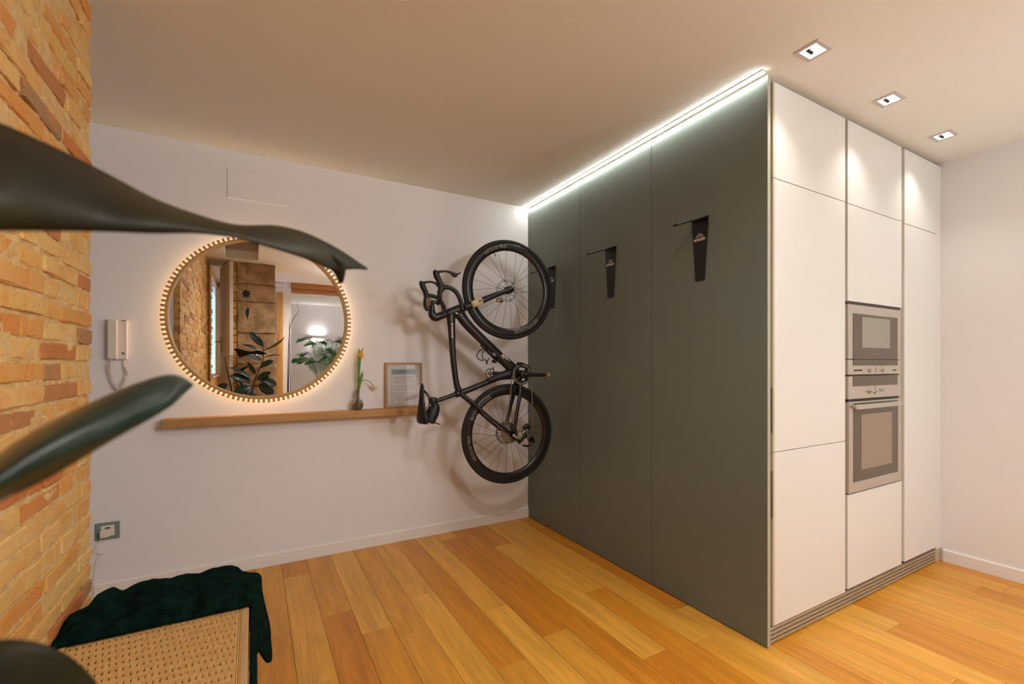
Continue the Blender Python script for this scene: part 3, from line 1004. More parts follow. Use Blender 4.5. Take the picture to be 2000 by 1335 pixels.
# stem and bars
bm = bmesh.new(); sweep(bm, [P3(1.085, 1.542), P3(1.03, 1.520), P3(.995, 1.508), P3(.975, 1.525), P3(.972, 1.56), P3(.970, 1.600)], [(.024, .022), (.024, .021), (.026, .020), (.026, .020), (.018, .018), (.016, .018)], 14, 5)
bp('stem', bm, m_carbon)
YN, YF = 2.560, 2.925
bm = bmesh.new(); sweep(bm, [(.955, YN + .03, 1.575), (.960, YN + .09, 1.590), (.968, YB - .03, 1.600), (.970, YB, 1.602), (.974, YB + .03, 1.602), (.995, YF - .09, 1.592), (1.000, YF - .03, 1.575)], [(.011, .015), (.011, .018), (.013, .016), (.014, .016), (.013, .016), (.011, .018), (.011, .015)], 12, 5, (1, 0, 0))
bp('handlebar', bm, m_carbon)
def drop(Y, dxo, dzo, sg):
    q = lambda x, z, y=0: (x + dxo, Y + y, z + dzo)
    bm = bmesh.new()
    sweep(bm, [q(.957, 1.575, .03 * -sg * -1), q(.955, 1.60, .004 * sg), q(.957, 1.645), q(.985, 1.668), q(1.020, 1.667), q(1.055, 1.648), q(1.080, 1.612), q(1.093, 1.572), q(1.098, 1.538)],
          [.0135, .0145, .0150, .0145, .0135, .0135, .0135, .0135, .0140], 12, 5)
    bp('bar_drop', bm, m_saddle)
    bm = bmesh.new()
    sweep(bm, [q(.962, 1.640), q(.962, 1.668), q(.952, 1.700), q(.938, 1.728), q(.930, 1.752), q(.932, 1.762)], [(.016, .014), (.019, .0155), (.017, .015), (.020, .0155), (.018, .014), (.009, .008)], 14, 5)
    bp('brake_hood', bm, m_saddle)
    bm = bmesh.new()
    sweep(bm, [q(.940, 1.752, -.01), q(.985, 1.760, -.018), q(1.030, 1.749, -.026), q(1.050, 1.746, -.028), q(1.077, 1.758, -.03)], [(.008, .005), (.0065, .006), (.009, .006), (.007, .005), (.003, .004)], 10, 5)
    bp('brake_lever', bm, m_black)
    bm = bmesh.new()
    sweep(bm, [q(1.015, 1.750, -.020), q(1.035, 1.736, -.024), q(1.055, 1.738, -.026)], [(.004, .006), (.009, .007), (.005, .004)], 8, 4)
    bp('shift_paddle', bm, m_black)
drop(YN, 0, 0, 1)
drop(YF, .036, -.002, -1)
# bike computer on its mount
bm = boxm(.932, .950, YB - .055, YB - .005, 1.572, 1.622, .005, 2)
bp('bike_computer', bm, m_tape)
# brake hose loops
bm = bmesh.new(); sweep(bm, [(.975, YN + .05, 1.59), (.99, YN + .06, 1.555), (1.02, YB - .05, 1.528), (1.045, YB - .02, 1.525)], .003, 6, 6)
bp('brake_hose', bm, m_black)
bm = bmesh.new(); box(bm, 1.120, 1.138, YB - .026, YB - .022, 1.535, 1.541)
bp('frame_badge', bm, m_bronze, False)
# brake caliper on fork
bm = boxm(1.455, 1.505, YB + .045, YB + .062, 1.640, 1.668, .004)
bp('brake_caliper', bm, m_bronze)
# crankset
def ringgear(bm, cx, cz, y0, r, th, teeth, inner):
    n = teeth * 2
    V = [[], [], [], []]
    for i in range(n):
        a = 2 * pi * i / n
        rr = r if i % 2 else r - .004
        for k_, (q, yy) in enumerate(((rr, y0), (rr, y0 - th), (inner, y0 - th), (inner, y0))):
            V[k_].append(bm.verts.new((cx + q * cos(a), yy, cz + q * sin(a))))
    for i in range(n):
        j = (i + 1) % n
        for k_ in range(4):
            bm.faces.new((V[k_][i], V[k_][j], V[(k_ + 1) % 4][j], V[(k_ + 1) % 4][i]))
bm = bmesh.new(); ringgear(bm, 1.600, 1.145, YB - .043, .075, .0022, 44, .058)
bp('chainring', bm, m_steel, False)
bm = bmesh.new(); ringgear(bm, 1.600, 1.145, YB - .036, .060, .002, 32, .046)
for i in range(4):
    a = pi / 4 + i * pi / 2
    sweep(bm, [(1.6 + .02 * cos(a), YB - .05, 1.145 + .02 * sin(a)), (1.6 + .060 * cos(a), YB - .046, 1.145 + .060 * sin(a))], [(.011, .004), (.007, .003)], 8, 2)
bp('chainring', bm, m_dksteel, False)
bm = bmesh.new()
cyl(bm, (1.600, YB - .044, 1.145), (1.600, YB - .072, 1.145), .030, .026, 24)
sweep(bm, [(1.600, YB - .066, 1.145), (1.68, YB - .070, 1.1425), (1.765, YB - .076, 1.139)], [(.0165, .007), (.0135, .007), (.0125, .007)], 12, 4)
bp('crank_arm', bm, m_black)
bm = bmesh.new()
sweep(bm, [(1.600, YB + .060, 1.145), (1.52, YB + .066, 1.148), (1.435, YB + .072, 1.151)], [(.0165, .007), (.0135, .007), (.0125, .007)], 12, 4)
bp('crank_arm', bm, m_black)
def pedal(px_, y, pz):
    bm = bmesh.new()
    cyl(bm, (px_, y, pz), (px_, y - .05 if y < YB else y + .05, pz), .007, .006, 10)
    s = -1 if y < YB else 1
    cyl(bm, (px_, y + s * .014, pz), (px_, y + s * .040, pz), .014, .012, 12)
    for dz in (-1, 1):
        sweep(bm, [(px_ - .004, y + s * .016, pz + dz * .006), (px_ + .006, y + s * .02, pz + dz * .026), (px_ - .002, y + s * .036, pz + dz * .030)], .004, 7, 3)
    bp('pedal', bm, m_bronze)
pedal(1.775, YB - .082, 1.138)
pedal(1.428, YB + .080, 1.151)
# chain
def chain(pts):
    bm = bmesh.new()
    sweep(bm, pts, [(.0038, .0022)] * len(pts), 6, 3)
    bp('chain', bm, m_chain)
ch_pts = [(1.528, YB - .044, 1.150), (1.520, YB - .044, 1.10), (1.503, YB - .040, .95), (1.481, YB - .036, .815), (1.455, YB - .034, .775), (1.438, YB - .034, .735)]
chain(ch_pts)
chain([(1.673, YB - .044, 1.135), (1.677, YB - .044, 1.08), (1.685, YB - .044, .90), (1.693, YB - .044, .715)])
bm = bmesh.new()
for a0 in range(0, 190, 12):
    a = radians(a0); b_ = radians(a0 + 9)
    sweep(bm, [(1.6 + .0765 * cos(a), YB - .0442, 1.145 + .0765 * sin(a)), (1.6 + .0765 * cos(b_), YB - .0442, 1.145 + .0765 * sin(b_))], [(.0035, .003), (.0035, .003)], 6, 1)
bp('chain', bm, m_dksteel, False)
# rear derailleur
bm = bmesh.new()
sweep(bm, [(1.512, YB - .068, .742), (1.535, YB - .075, .722), (1.560, YB - .082, .700)], [(.012, .010), (.015, .012), (.018, .013)], 10, 4)
sweep(bm, [(1.548, YB - .080, .690), (1.585, YB - .084, .715), (1.612, YB - .078, .752)], [(.018, .012), (.012, .010), (.018, .013)], 10, 4)
sweep(bm, [(1.590, YB - .080, .780), (1.618, YB - .080, .795), (1.640, YB - .074, .775)], [(.014, .01), (.018, .014), (.012, .01)], 10, 4)
bp('rear_derailleur', bm, m_black)
bm = bmesh.new()
sweep(bm, [(1.505, YB - .084, .745), (1.535, YB - .090, .725), (1.566, YB - .094, .712)], [(.009, .003)] * 3, 8, 3)
sweep(bm, [(1.572, YB - .094, .742), (1.598, YB - .096, .765), (1.622, YB - .092, .735), (1.620, YB - .090, .700)], [(.008, .003)] * 4, 8, 3)
bp('derailleur_link', bm, m_steel)
bm = bmesh.new()
cyl(bm, (1.672, YB - .040, .695), (1.672, YB - .052, .695), .022, .022, 16)
cyl(bm, (1.618, YB - .040, .745), (1.618, YB - .052, .745), .019, .019, 16)
sweep(bm, [(1.618, YB - .055, .745), (1.640, YB - .055, .710), (1.672, YB - .055, .695), (1.690, YB - .055, .672)], [(.010, .003)] * 4, 8, 3)
sweep(bm, [(1.600, YB - .055, .66), (1.65, YB - .055, .655), (1.69, YB - .055, .69)], [(.007, .003)] * 3, 8, 3)
bp('derailleur_cage', bm, m_dksteel)
# front derailleur
bm = boxm(1.565, 1.60, YB - .058, YB - .030, 1.208, 1.228, .003)
bp('front_derailleur', bm, m_black)
# bottle cages (bent rod) and mini pump
bm = bmesh.new()
sweep(bm, [P3(1.340, 1.318, YB - .02), P3(1.315, 1.300, YB - .035), P3(1.300, 1.270, YB - .04), P3(1.312, 1.247, YB - .035), P3(1.340, 1.237, YB - .02), P3(1.352, 1.213, YB), P3(1.368, 1.235, YB + .02), P3(1.385, 1.256, YB + .02)], .0032, 8, 5)
sweep(bm, [P3(1.340, 1.318, YB + .02), P3(1.315, 1.300, YB + .035), P3(1.300, 1.270, YB + .04), P3(1.312, 1.247, YB + .035), P3(1.340, 1.237, YB + .02)], .0032, 8, 5)
bp('bottle_cage', bm, m_black)
bm = bmesh.new()
sweep(bm, [P3(1.405, 1.112, YB - .02), P3(1.366, 1.104, YB - .03), P3(1.338, 1.124, YB - .035), P3(1.328, 1.152, YB - .038), P3(1.340, 1.178, YB - .035), P3(1.375, 1.181, YB - .02), P3(1.398, 1.181, YB), P3(1.402, 1.196, YB)], .0032, 8, 5)
sweep(bm, [P3(1.402, 1.196, YB), P3(1.406, 1.165, YB), P3(1.408, 1.125, YB)], .0032, 8, 4)
bp('bottle_cage', bm, m_black)
bm = bmesh.new()
cyl(bm, (1.296, YB - .030, 1.340), (1.335, YB - .036, 1.309), .008, .008, 12)
cyl(bm, (1.330, YB - .036, 1.312), (1.408, YB - .040, 1.246), .0125, .0135, 14)
cyl(bm, (1.405, YB - .040, 1.248), (1.430, YB - .040, 1.228), .010, .009, 12)
box(bm, 1.385, 1.405, YB - .05, YB - .01, 1.222, 1.245, .003)
bp('mini_pump', bm, m_black)
bm = bmesh.new(); cyl(bm, (1.375, YB - .047, 1.285), (1.395, YB - .047, 1.268), .0095, .0095, 12)
bp('pump_collar', bm, m_tape)

# ------------------------------------------------------------------ mirror
MX, MZ = .054, 1.480
mr = empty('round_mirror', (MX, YW, MZ), 'round wall mirror with toothed wooden rim and warm glow behind it', 'mirror')
mc = (MX, 0, MZ)
bm = bmesh.new(); lathe(bm, [(.0, 3.100), (.40, 3.100), (.40, YW - .0005), (.0, YW - .0005)][1:3] + [], 64, 'y', mc)
link('backing', bm, m_plaster, mr)
bm = bmesh.new(); lathe(bm, [(.402, 3.104), (.412, 3.104), (.412, 3.122), (.402, 3.122)], 96, 'y', mc, True)
link('light_ring', bm, m_ring, mr)
bm = bmesh.new(); lathe(bm, [(.001, 3.0955), (.001, 3.0950), (.460, 3.0950), (.460, 3.0990), (.001, 3.0990)], 128, 'y', mc)
link('mirror_glass', bm, m_mirror, mr)
bm = bmesh.new(); lathe(bm, [(.456, 3.083), (.4635, 3.079), (.4635, 3.0945), (.456, 3.0945)], 128, 'y', mc, True)
link('inner_rim', bm, m_bamboo2, mr)
bm = bmesh.new(); lathe(bm, [(.464, 3.081), (.474, 3.081), (.474, 3.100), (.464, 3.100)], 128, 'y', mc, True)
link('rim', bm, m_bamboo, mr)
tooth = bpy.data.meshes.new('tooth')
bm = boxm(.472, .494, -.006, .006, -.0062, .0062, .001)
bm.to_mesh(tooth); bm.free(); tooth.materials.append(m_bamboo)
NT = 116
for i in range(NT):
    a = 2 * pi * i / NT
    o = bpy.data.objects.new('tooth', tooth)
    o.rotation_euler = (0, -a, 0)
    o.location = (0, 3.089 - YW, 0)
    col.objects.link(o); o.parent = mr

# ------------------------------------------------------------------ shelf and things on it
SX0, SX1, SY, SZ0, SZ1 = -.425, 1.045, 3.035, .873, .918
sh = link('wall_shelf', boxm(SX0, SX1, SY, YW - .0005, SZ0, SZ1, .0015), m_shelf)
tag(sh, 'long slim oak floating shelf below the round mirror', 'shelf')
# picture frame, leaning back
pf = empty('picture_frame', (.905, 3.07, SZ1), 'oak framed printed document with blue-grey heading, leaning on the shelf', 'picture')
FW, FH = .257, .308
def fput(name, bm, m):
    me = bpy.data.meshes.new(name)
    if isinstance(bm, bmesh.types.BMesh):
        bmesh.ops.recalc_face_normals(bm, faces=bm.faces[:]); bm.to_mesh(me); bm.free()
    else: me = bm
    me.materials.append(m)
    o = bpy.data.objects.new(name, me); col.objects.link(o); o.parent = pf
    return o
pf.rotation_euler = (radians(-3.4), 0, 0)
pf.location = (.901, 3.086, SZ1 + .0005)
bm = bmesh.new(); t_ = .013
box(bm, -FW / 2, -FW / 2 + t_, 0, .018, 0, FH, .001); box(bm, FW / 2 - t_, FW / 2, 0, .018, 0, FH, .001)
box(bm, -FW / 2 + t_, FW / 2 - t_, 0, .018, 0, t_, .001); box(bm, -FW / 2 + t_, FW / 2 - t_, 0, .018, FH - t_, FH, .001)
fput('frame', bm, m_frame)
fput('paper', boxm(-FW / 2 + t_, FW / 2 - t_, .010, .014, t_, FH - t_), m_paper)
fput('glazing', boxm(-FW / 2 + t_, FW / 2 - t_, .006, .0075, t_, FH - t_), m_glass)
bm = bmesh.new(); box(bm, -.086, .086, .0095, .0099, .226, .262)
fput('heading_band', bm, m_head)
bm = bmesh.new()
box(bm, -.086, -.0845, .0095, .0099, .035, .226); box(bm, .0845, .086, .0095, .0099, .035, .226)
rr_ = random.Random(5)
for i in range(17):
    z = .208 - i * .0098
    if i in (5, 10): continue
    x = -.072
    while x < .062:
        w_ = rr_.uniform(.006, .02)
        box(bm, x, min(x + w_, .070), .0095, .0099, z, z + .0035)
        x += w_ + .003
    
fput('printed_lines', bm, m_line)
bm = bmesh.new(); cyl(bm, (.018, .0095, .052), (.018, .0099, .052), .005, .005, 12)
box(bm, -.05, .045, .00930, .0094, .243, .248)
fput('printed_emblem', bm, m_mark)

# bud vase
vz = SZ1 + .0005
VX, VY = .588, 3.085
va = empty('bud_vase', (VX, VY, vz), 'round smoky glass bud vase with a thin neck, on the oak shelf', 'vase')
bm = bmesh.new()
prof = [(.012, 0), (.022, .001), (.033, .012), (.0385, .030), (.037, .045), (.028, .062), (.016, .072), (.0135, .078), (.0135, .120), (.0150, .128), (.0125, .128), (.0115, .120), (.0115, .079), (.014, .073), (.026, .060), (.035, .044), (.0365, .030), (.031, .013), (.020, .004), (.001, .004)]
lathe(bm, prof, 32, 'z', (VX, VY, vz)); 
link('glass_body', bm, m_vase, va, True)
bm = bmesh.new(); lathe(bm, [(.001, .005), (.019, .0055), (.030, .0135), (.0345, .030), (.034, .038), (.001, .038)], 24, 'z', (VX, VY, vz))
link('water', bm, M('water', (.85, .8, .7), 0, trans=1, ior=1.33), va, True)
def petal_cup(bm, c, axis, r, L, n=6, open_=.25):
    axis = Vector(axis).normalized()
    q = axis.to_track_quat('Z', 'Y')
    for k_ in range(n):
        a0 = 2 * pi * k_ / n
        g = []
        for i in range(6):
            t = i / 5
            rr = r * (sin(pi * min(t * .8 + .12, 1)) ** .7) * (1 - .35 * t * (1 - open_))
            hw = .62 * (sin(pi * (t * .86 + .10)) ** .7)
            g.append([bm.verts.new(Vector(c) + q @ Vector((rr * cos(a0 + s * hw), rr * sin(a0 + s * hw), t * L))) for s in (-1, -.33, .33, 1)])
        for a, b in zip(g[:-1], g[1:]):
            for j in range(3): bm.faces.new((a[j], a[j + 1], b[j + 1], b[j]))
ty = empty('tulip', (VX, VY, vz + .01), 'upright yellow tulip with long green leaves, in the glass bud vase', 'flower', 'tulips in the bud vase')
bm = bmesh.new(); sweep(bm, [(VX + .002, VY, vz + .012), (VX + .002, VY, vz + .12), (VX + .006, VY, vz + .22), (VX + .014, VY, vz + .31), (VX + .019, VY, vz + .345)], .0032, 8, 5)
link('stem', bm, m_gstem, ty, True)
bm = bmesh.new(); petal_cup(bm, (VX + .019, VY, vz + .335), (.1, 0, 1), .018, .045)
link('bloom', bm, m_yel, ty, True)
def bladeleaf(pts, wd, m, par, nm='leaf'):
    C = catmull(pts, 6); bm = bmesh.new(); prev = None
    for i, p in enumerate(C):
        t = i / (len(C) - 1)
        hw = wd * sin(pi * (t * .93 + .05)) ** .8
        cur = [bm.verts.new(p + Vector((s * hw, -abs(s) * hw * .5, 0))) for s in (-1, 0, 1)]
        if prev:
            for j in range(2): bm.faces.new((prev[j], prev[j + 1], cur[j + 1], cur[j]))
        prev = cur
    o = link(nm, bm, m, par, True)
    md = o.modifiers.new('thick', 'SOLIDIFY'); md.thickness = .0008
    return o
bladeleaf([(VX + .003, VY, vz + .10), (VX + .006, VY, vz + .20), (VX + .012, VY + .004, vz + .30), (VX + .022, VY + .006, vz + .37), (VX + .040, VY + .004, vz + .405)], .008, m_gstem, ty)
bladeleaf([(VX + .002, VY, vz + .10), (VX + .004, VY - .004, vz + .21), (VX + .005, VY - .004, vz + .31), (VX + .010, VY - .002, vz + .37), (VX + .004, VY, vz + .402)], .007, m_gstem, ty)
bladeleaf([(VX + .004, VY, vz + .10), (VX + .012, VY - .006, vz + .17), (VX + .024, VY - .006, vz + .22), (VX + .030, VY - .004, vz + .25)], .010, m_gstem, ty)
tw = empty('tulip', (VX + .004, VY, vz + .02), 'drooping white tulip bending right out of the glass bud vase', 'flower', 'tulips in the bud vase')
bm = bmesh.new(); sweep(bm, [(VX - .003, VY + .003, vz + .014), (VX - .003, VY + .002, vz + .12), (VX + .008, VY, vz + .168), (VX + .038, VY - .004, vz + .192), (VX + .075, VY - .008, vz + .180), (VX + .098, VY - .010, vz + .155)], .0022, 8, 6)
link('stem', bm, m_gstem, tw, True)
bm = bmesh.new(); petal_cup(bm, (VX + .095, VY - .010, vz + .160), (.75, 0, -.66), .016, .044)
link('bloom', bm, m_wht, tw, True)

# ------------------------------------------------------------------ wall fittings
ap = link('access_panel', boxm(-.132, .186, YW - .0065, YW - .0003, 2.178, 2.352, .002), m_wall)
tag(ap, 'flush white square-cornered access panel high on the white wall', 'access panel')
ic = empty('intercom_phone', (-.62, YW, 1.34), 'cream wall intercom handset with coiled cord, left of the round mirror', 'intercom')
link('base_plate', boxm(-.664, -.580, YW - .026, YW - .0005, 1.238, 1.447, .003, 2), m_ivory, ic)
link('handset', boxm(-.656, -.616, YW - .050, YW - .026, 1.240, 1.446, .006, 3), m_ivory, ic)
link('speaker_slot', boxm(-.604, -.586, YW - .0275, YW - .0255, 1.440, 1.443), m_mark, ic)
bm = bmesh.new(); cyl(bm, (-.596, YW - .026, 1.270), (-.596, YW - .029, 1.270), .0065, .006, 16)
link('button', bm, M('intercom_button', lin((110, 108, 110)), .5), ic)
bm = bmesh.new()
path = catmull([(-.594, YW - .018, 1.238), (-.593, YW - .018, 1.205), (-.582, YW - .018, 1.168), (-.597, YW - .018, 1.115), (-.618, YW - .02, 1.085), (-.636, YW - .024, 1.110), (-.648, YW - .028, 1.165), (-.650, YW - .034, 1.205), (-.640, YW - .036, 1.240)], 40)
hel = []
for i, p in enumerate(path):
    t = i / (len(path) - 1)
    amp = .0065 * min(1, max(0, (t - .08) * 12), max(0, (.97 - t) * 14))
    a = i * .95
    tg = (path[min(i + 1, len(path) - 1)] - path[max(i - 1, 0)]).normalized()
    s = tg.cross(Vector((0, 1, 0))).normalized()
    hel.append(p + s * amp * cos(a) + Vector((0, 1, 0)) * amp * sin(a))
sweep(bm, hel, .0024, 5, 1)
link('coiled_cord', bm, m_ivory, ic, True)

so = empty('wall_socket', (-.662, YW, .345), 'grey-green glass wall socket with a white plug pushed in, low on the wall', 'socket')
link('plate', boxm(-.712, -.614, YW - .010, YW - .0005, .300, .388, .002), m_sock, so)
link('insert', boxm(-.690, -.634, YW - .014, YW - .010, .318, .374, .003, 2), m_ivory, so)
link('slot', boxm(-.672, -.650, YW - .0152, YW - .0135, .358, .364), m_black, so)
pl = empty('plug_with_cable', (-.672, YW - .02, .338), 'white plug and thin white charging cable hanging below the socket', 'plug')
bm = boxm(-.688, -.652, YW - .046, YW - .0145, .318, .356, .006, 2)
link('plug_body', bm, m_ivory, pl, False)
bm = bmesh.new(); sweep(bm, [(-.676, YW - .040, .322), (-.694, YW - .036, .300), (-.704, YW - .03, .262), (-.694, YW - .02, .236), (-.676, YW - .012, .226), (-.700, YW - .012, .212), (-.708, YW - .016, .18), (-.712, YW - .02, .13), (-.716, YW - .02, .01)], .0016, 6, 6)
link('cable', bm, m_ivory, pl, True)
sw = empty('light_switch', (-.59, YW, .965), 'grey-green glass switch plate peeping below the lower leaf, left of the shelf', 'switch')
link('plate', boxm(-.634, -.546, YW - .010, YW - .0005, .921, 1.005, .002), m_sock, sw)
link('rocker', boxm(-.618, -.562, YW - .014, YW - .010, .937, .990, .002), m_ivory, sw)

# ------------------------------------------------------------------ bench
BX0, BX1, BY0, BY1, BZ = -.455, -.012, .80, 1.84, .45
be = empty('woven_bench', (-.23, 1.4, 0), 'low wooden bench with woven cord seat, in front of the brick wall', 'bench')
for x0, x1, y0, y1 in ((BX0, BX0 + .04, BY0, BY0 + .04), (BX1 - .04, BX1, BY0, BY0 + .04), (BX0, BX0 + .04, BY1 - .04, BY1), (BX1 - .04, BX1, BY1 - .04, BY1)):
    link('leg', boxm(x0, x1, y0, y1, 0.001, BZ - .02, .003), m_bench, be)
link('rail', boxm(BX1 - .020, BX1, BY0, BY1, BZ - .05, BZ + .001, .005, 3), m_bench, be)
link('rail', boxm(BX0, BX0 + .016, BY0, BY1, BZ - .05, BZ + .004, .004, 2), m_bench, be)
link('rail', boxm(BX0 + .016, BX1 - .016, BY1 - .016, BY1, BZ - .05, BZ, .003), m_bench, be)
link('rail', boxm(BX0 + .016, BX1 - .016, BY0, BY0 + .016, BZ - .05, BZ, .003), m_bench, be)
link('gap_shade_sheet', boxm(BX0 + .016, BX1 - .016, BY0 + .016, BY1 - .016, BZ - .022, BZ - .012), m_corddark, be)  # dark sheet below the cords, shade of the weave gaps put into its colour
bm = bmesh.new()
P_ = .0125      # pitch of the cords
x = BX0 + .020
i = 0
L1 = BY1 - .016
def ridge(bm, pts, hw, hh):
    prev = None
    for p in pts:
        cur = [bm.verts.new((p[0] - hw, p[1], p[2] - hh)), bm.verts.new((p[0], p[1], p[2])), bm.verts.new((p[0] + hw, p[1], p[2] - hh))]
        if prev:
            bm.faces.new((prev[0], prev[1], cur[1], cur[0])); bm.faces.new((prev[1], prev[2], cur[2], cur[1]))
        prev = cur
def ridgex(bm, pts, hw, hh):
    prev = None
    for p in pts:
        cur = [bm.verts.new((p[0], p[1] - hw, p[2] - hh)), bm.verts.new((p[0], p[1], p[2])), bm.verts.new((p[0], p[1] + hw, p[2] - hh))]
        if prev:
            bm.faces.new((prev[0], prev[1], cur[1], cur[0])); bm.faces.new((prev[1], prev[2], cur[2], cur[1]))
        prev = cur
# lengthways cords; every other one dips under the hidden cross cords in a staggered order
CP, RY = .0034, .066
def cord(bm, xs, prof, hw, hh):
    prev = None
    for y, z in prof:
        cur = [bm.verts.new((xs + dx * hw, y, z + dz * hh)) for dx, dz in ((-1, -1), (-.6, -.1), (.6, -.1), (1, -1))]
        if prev:
            for j in range(3): bm.faces.new((prev[j], prev[j + 1], cur[j + 1], cur[j]))
        prev = cur
k_ = 0
while x < BX1 - .030:
    prof = []
    y = BY0 + .016
    wob = .0004 * sin(k_ * 1.7)
    while y < L1:
        z = BZ - .0012 + .0005 * sin(y * 190 + k_)
        if k_ % 4 in (0, 2):
            ph = (y / RY + (.5 if k_ % 4 == 2 else 0)) % 1
            if .40 < ph < .62: z -= .009 * sin(pi * (ph - .40) / .22) ** .4
        elif k_ % 4 in (1, 3):
            ph = (y / RY + (.5 if k_ % 4 == 3 else 0)) % 1
            if .38 < ph < .52: z -= .0022
        prof.append((y, z + wob))
        y += RY / 18
    cord(bm, x, prof, .0017, .003)
    x += CP
    k_ += 1
while x < BX1 - .018:
    cord(bm, x, [(BY0 + .016 + i * .05, BZ - .0008) for i in range(int((L1 - BY0 - .016) / .05) + 1)], .0018, .0028)
    x += .0046
o = link('woven_seat', bm, m_cord, be); o['kind'] = 'stuff'

# ------------------------------------------------------------------ blanket
def sstep(a, b, t):
    t = max(0, min(1, (t - a) / (b - a))); return t * t * (3 - 2 * t)
bm = bmesh.new()
NU, NV = 130, 70
grid = []
PROF = [(-.480, .000), (-.468, .018), (-.455, .034), (-.44, .038), (-.424, .036), (-.406, .056), (-.381, .058), (-.359, .032), (-.324, .036), (-.284, .038),
        (-.188, .038), (-.10, .042), (-.07, .043), (-.052, .036), (-.03, .024), (0, .019), (.1, .019)]
def prof_at(X):
    for (x0, h0), (x1, h1) in zip(PROF[:-1], PROF[1:]):
        if X <= x1:
            return h0 + (h1 - h0) * sstep(x0, x1, X)
    return PROF[-1][1]
def top_h(X, v):
    """height of the blanket's upper side above the seat at cross position X (-.5 .. 0)"""
    t = (X + .49) / .49
    n1 = noise.noise(Vector((t * 4.2, v * 2.6, .3)))
    n2 = noise.noise(Vector((t * 11, v * 6, 4.3)))
    n3 = noise.noise(Vector((t * 26, v * 12, 9.3)))
    e = sstep(0, .14, v)
    far = sstep(.35, .86, v)
    mid = .030 + .014 * n1 * 2 - .012 * math.exp(-((t - .68) / .05) ** 2)
    edge = sstep(-.02, .22, t)
    mid *= 1 - .55 * sstep(.82, .98, t)
    h = .008 + e * ((1 - far) * mid * edge + far * prof_at(X)) + e * edge * (.007 * n2 + .003 * n3 + .006 * sin(v * 9 + t * 5))
    return max(.006, h)
for j in range(NV + 1):
    v = j / NV
    rowv = []
    for i in range(NU + 1):
        u = i / NU
        if u <= .64:
            t = u / .64
            X = -.468 + t * .466
            y = 1.655 + v * (.12 + .18 * sstep(0, .35, t) - .075 * sstep(-.07, -.015, X))
            Z = BZ + .004 + top_h(X, v)
        else:
            t = (u - .64) / .36
            y = 1.655 + v * .225 - .035 * t * (1 - v)
            h0 = BZ + .004 + top_h(0, v)
            hem = .318 - .085 * sstep(0, .40, v) + .012 * sin(v * 17)
            r = .028
            q = min(1, t / .14)
            X = -.002 + r * sin(q * pi / 2) * (.22 + .78 * sstep(0, .28, v)) + sstep(.14, 1, t) * (.003 + .020 * sstep(0, .35, v) + .006 * sin(v * 14 + 2 * t))
            Z = h0 - r * (1 - cos(q * pi / 2)) - (max(0, t - .14) / .86) * (h0 - r - hem)
        if v > .86:
            Z -= (v - .86) ** 1.25 * 2.6 * (.25 + .75 * sstep(0, .3, u)) * (1 - .85 * sstep(.64, .80, u))
        rowv.append(bm.verts.new((X, y, Z)))
    grid.append(rowv)
for a, b in zip(grid[:-1], grid[1:]):
    for i in range(NU): bm.faces.new((a[i], a[i + 1], b[i + 1], b[i]))
bl = link('throw_blanket', bm, m_green, None, True)
tag(bl, 'dark green fleecy blanket draped over the end of the woven bench', 'blanket')
md = bl.modifiers.new('thick', 'SOLIDIFY'); md.thickness = .008; md.offset = -1
# second fold hanging lower along the near side
bm = bmesh.new()
grid = []
for j in range(31):
    v = j / 30
    rowv = []
    for i in range(25):
        t = i / 24
        y = 1.22 + v * .50
        X = BX1 + .003 + .010 * sstep(0, .1, t) + .003 * sin(v * 17 + t * 3) * sstep(0, .3, t) + .002 * noise.noise(Vector((v * 20, t * 8, 0)))
        Z = (BZ - .004) - t * (.30 + .02 * sin(v * 11))
        rowv.append(bm.verts.new((X, y, Z)))
    grid.append(rowv)
for a, b in zip(grid[:-1], grid[1:]):
    for i in range(24): bm.faces.new((a[i], a[i + 1], b[i + 1], b[i]))
o = link('blanket_fold', bm, m_green, bl, True)
md = o.modifiers.new('thick', 'SOLIDIFY'); md.thickness = .006; md.offset = 1

# ------------------------------------------------------------------ rubber plant
rpn = empty('rubber_plant', (-.06, -.13, 0), 'large potted rubber plant with broad dark leaves reaching across the left foreground', 'plant')
bm = bmesh.new(); lathe(bm, [(.075, .0), (.10, .004), (.125, .25), (.130, .30), (.122, .30), (.115, .26), (.10, .24), (.001, .24)], 32, 'z', (-.06, -.13, 0))
link('pot', bm, m_pot, rpn, True)
bm = bmesh.new(); lathe(bm, [(.001, .26), (.112, .262), (.112, .25)], 24, 'z', (-.06, -.13, 0)); link('soil', bm, m_soil, rpn)
stA = [(-.05, -.13, .25), (-.02, -.12, .62), (.0, -.125, .95), (.05, -.13, 1.12), (.10, -.135, 1.27), (.105, -.135, 1.44)]
bm = bmesh.new(); sweep(bm, stA, [.010, .009, .008, .007, .006, .004], 8, 6); link('stem', bm, m_stem, rpn, True)
stB = [(-.08, -.13, .25), (-.17, -.12, .6), (-.23, -.11, .95), (-.27, -.08, 1.18), (-.285, -.05, 1.30)]
bm = bmesh.new(); sweep(bm, stB, [.010, .009, .008, .006, .004], 8, 6); link('stem', bm, m_stem, rpn, True)
stC = [(-.07, -.14, .25), (-.10, -.15, .6), (-.06, -.16, .95), (-.03, -.17, 1.08)]
bm = bmesh.new(); sweep(bm, stC, [.008, .007, .006, .004], 8, 6); link('stem', bm, m_stem, rpn, True)

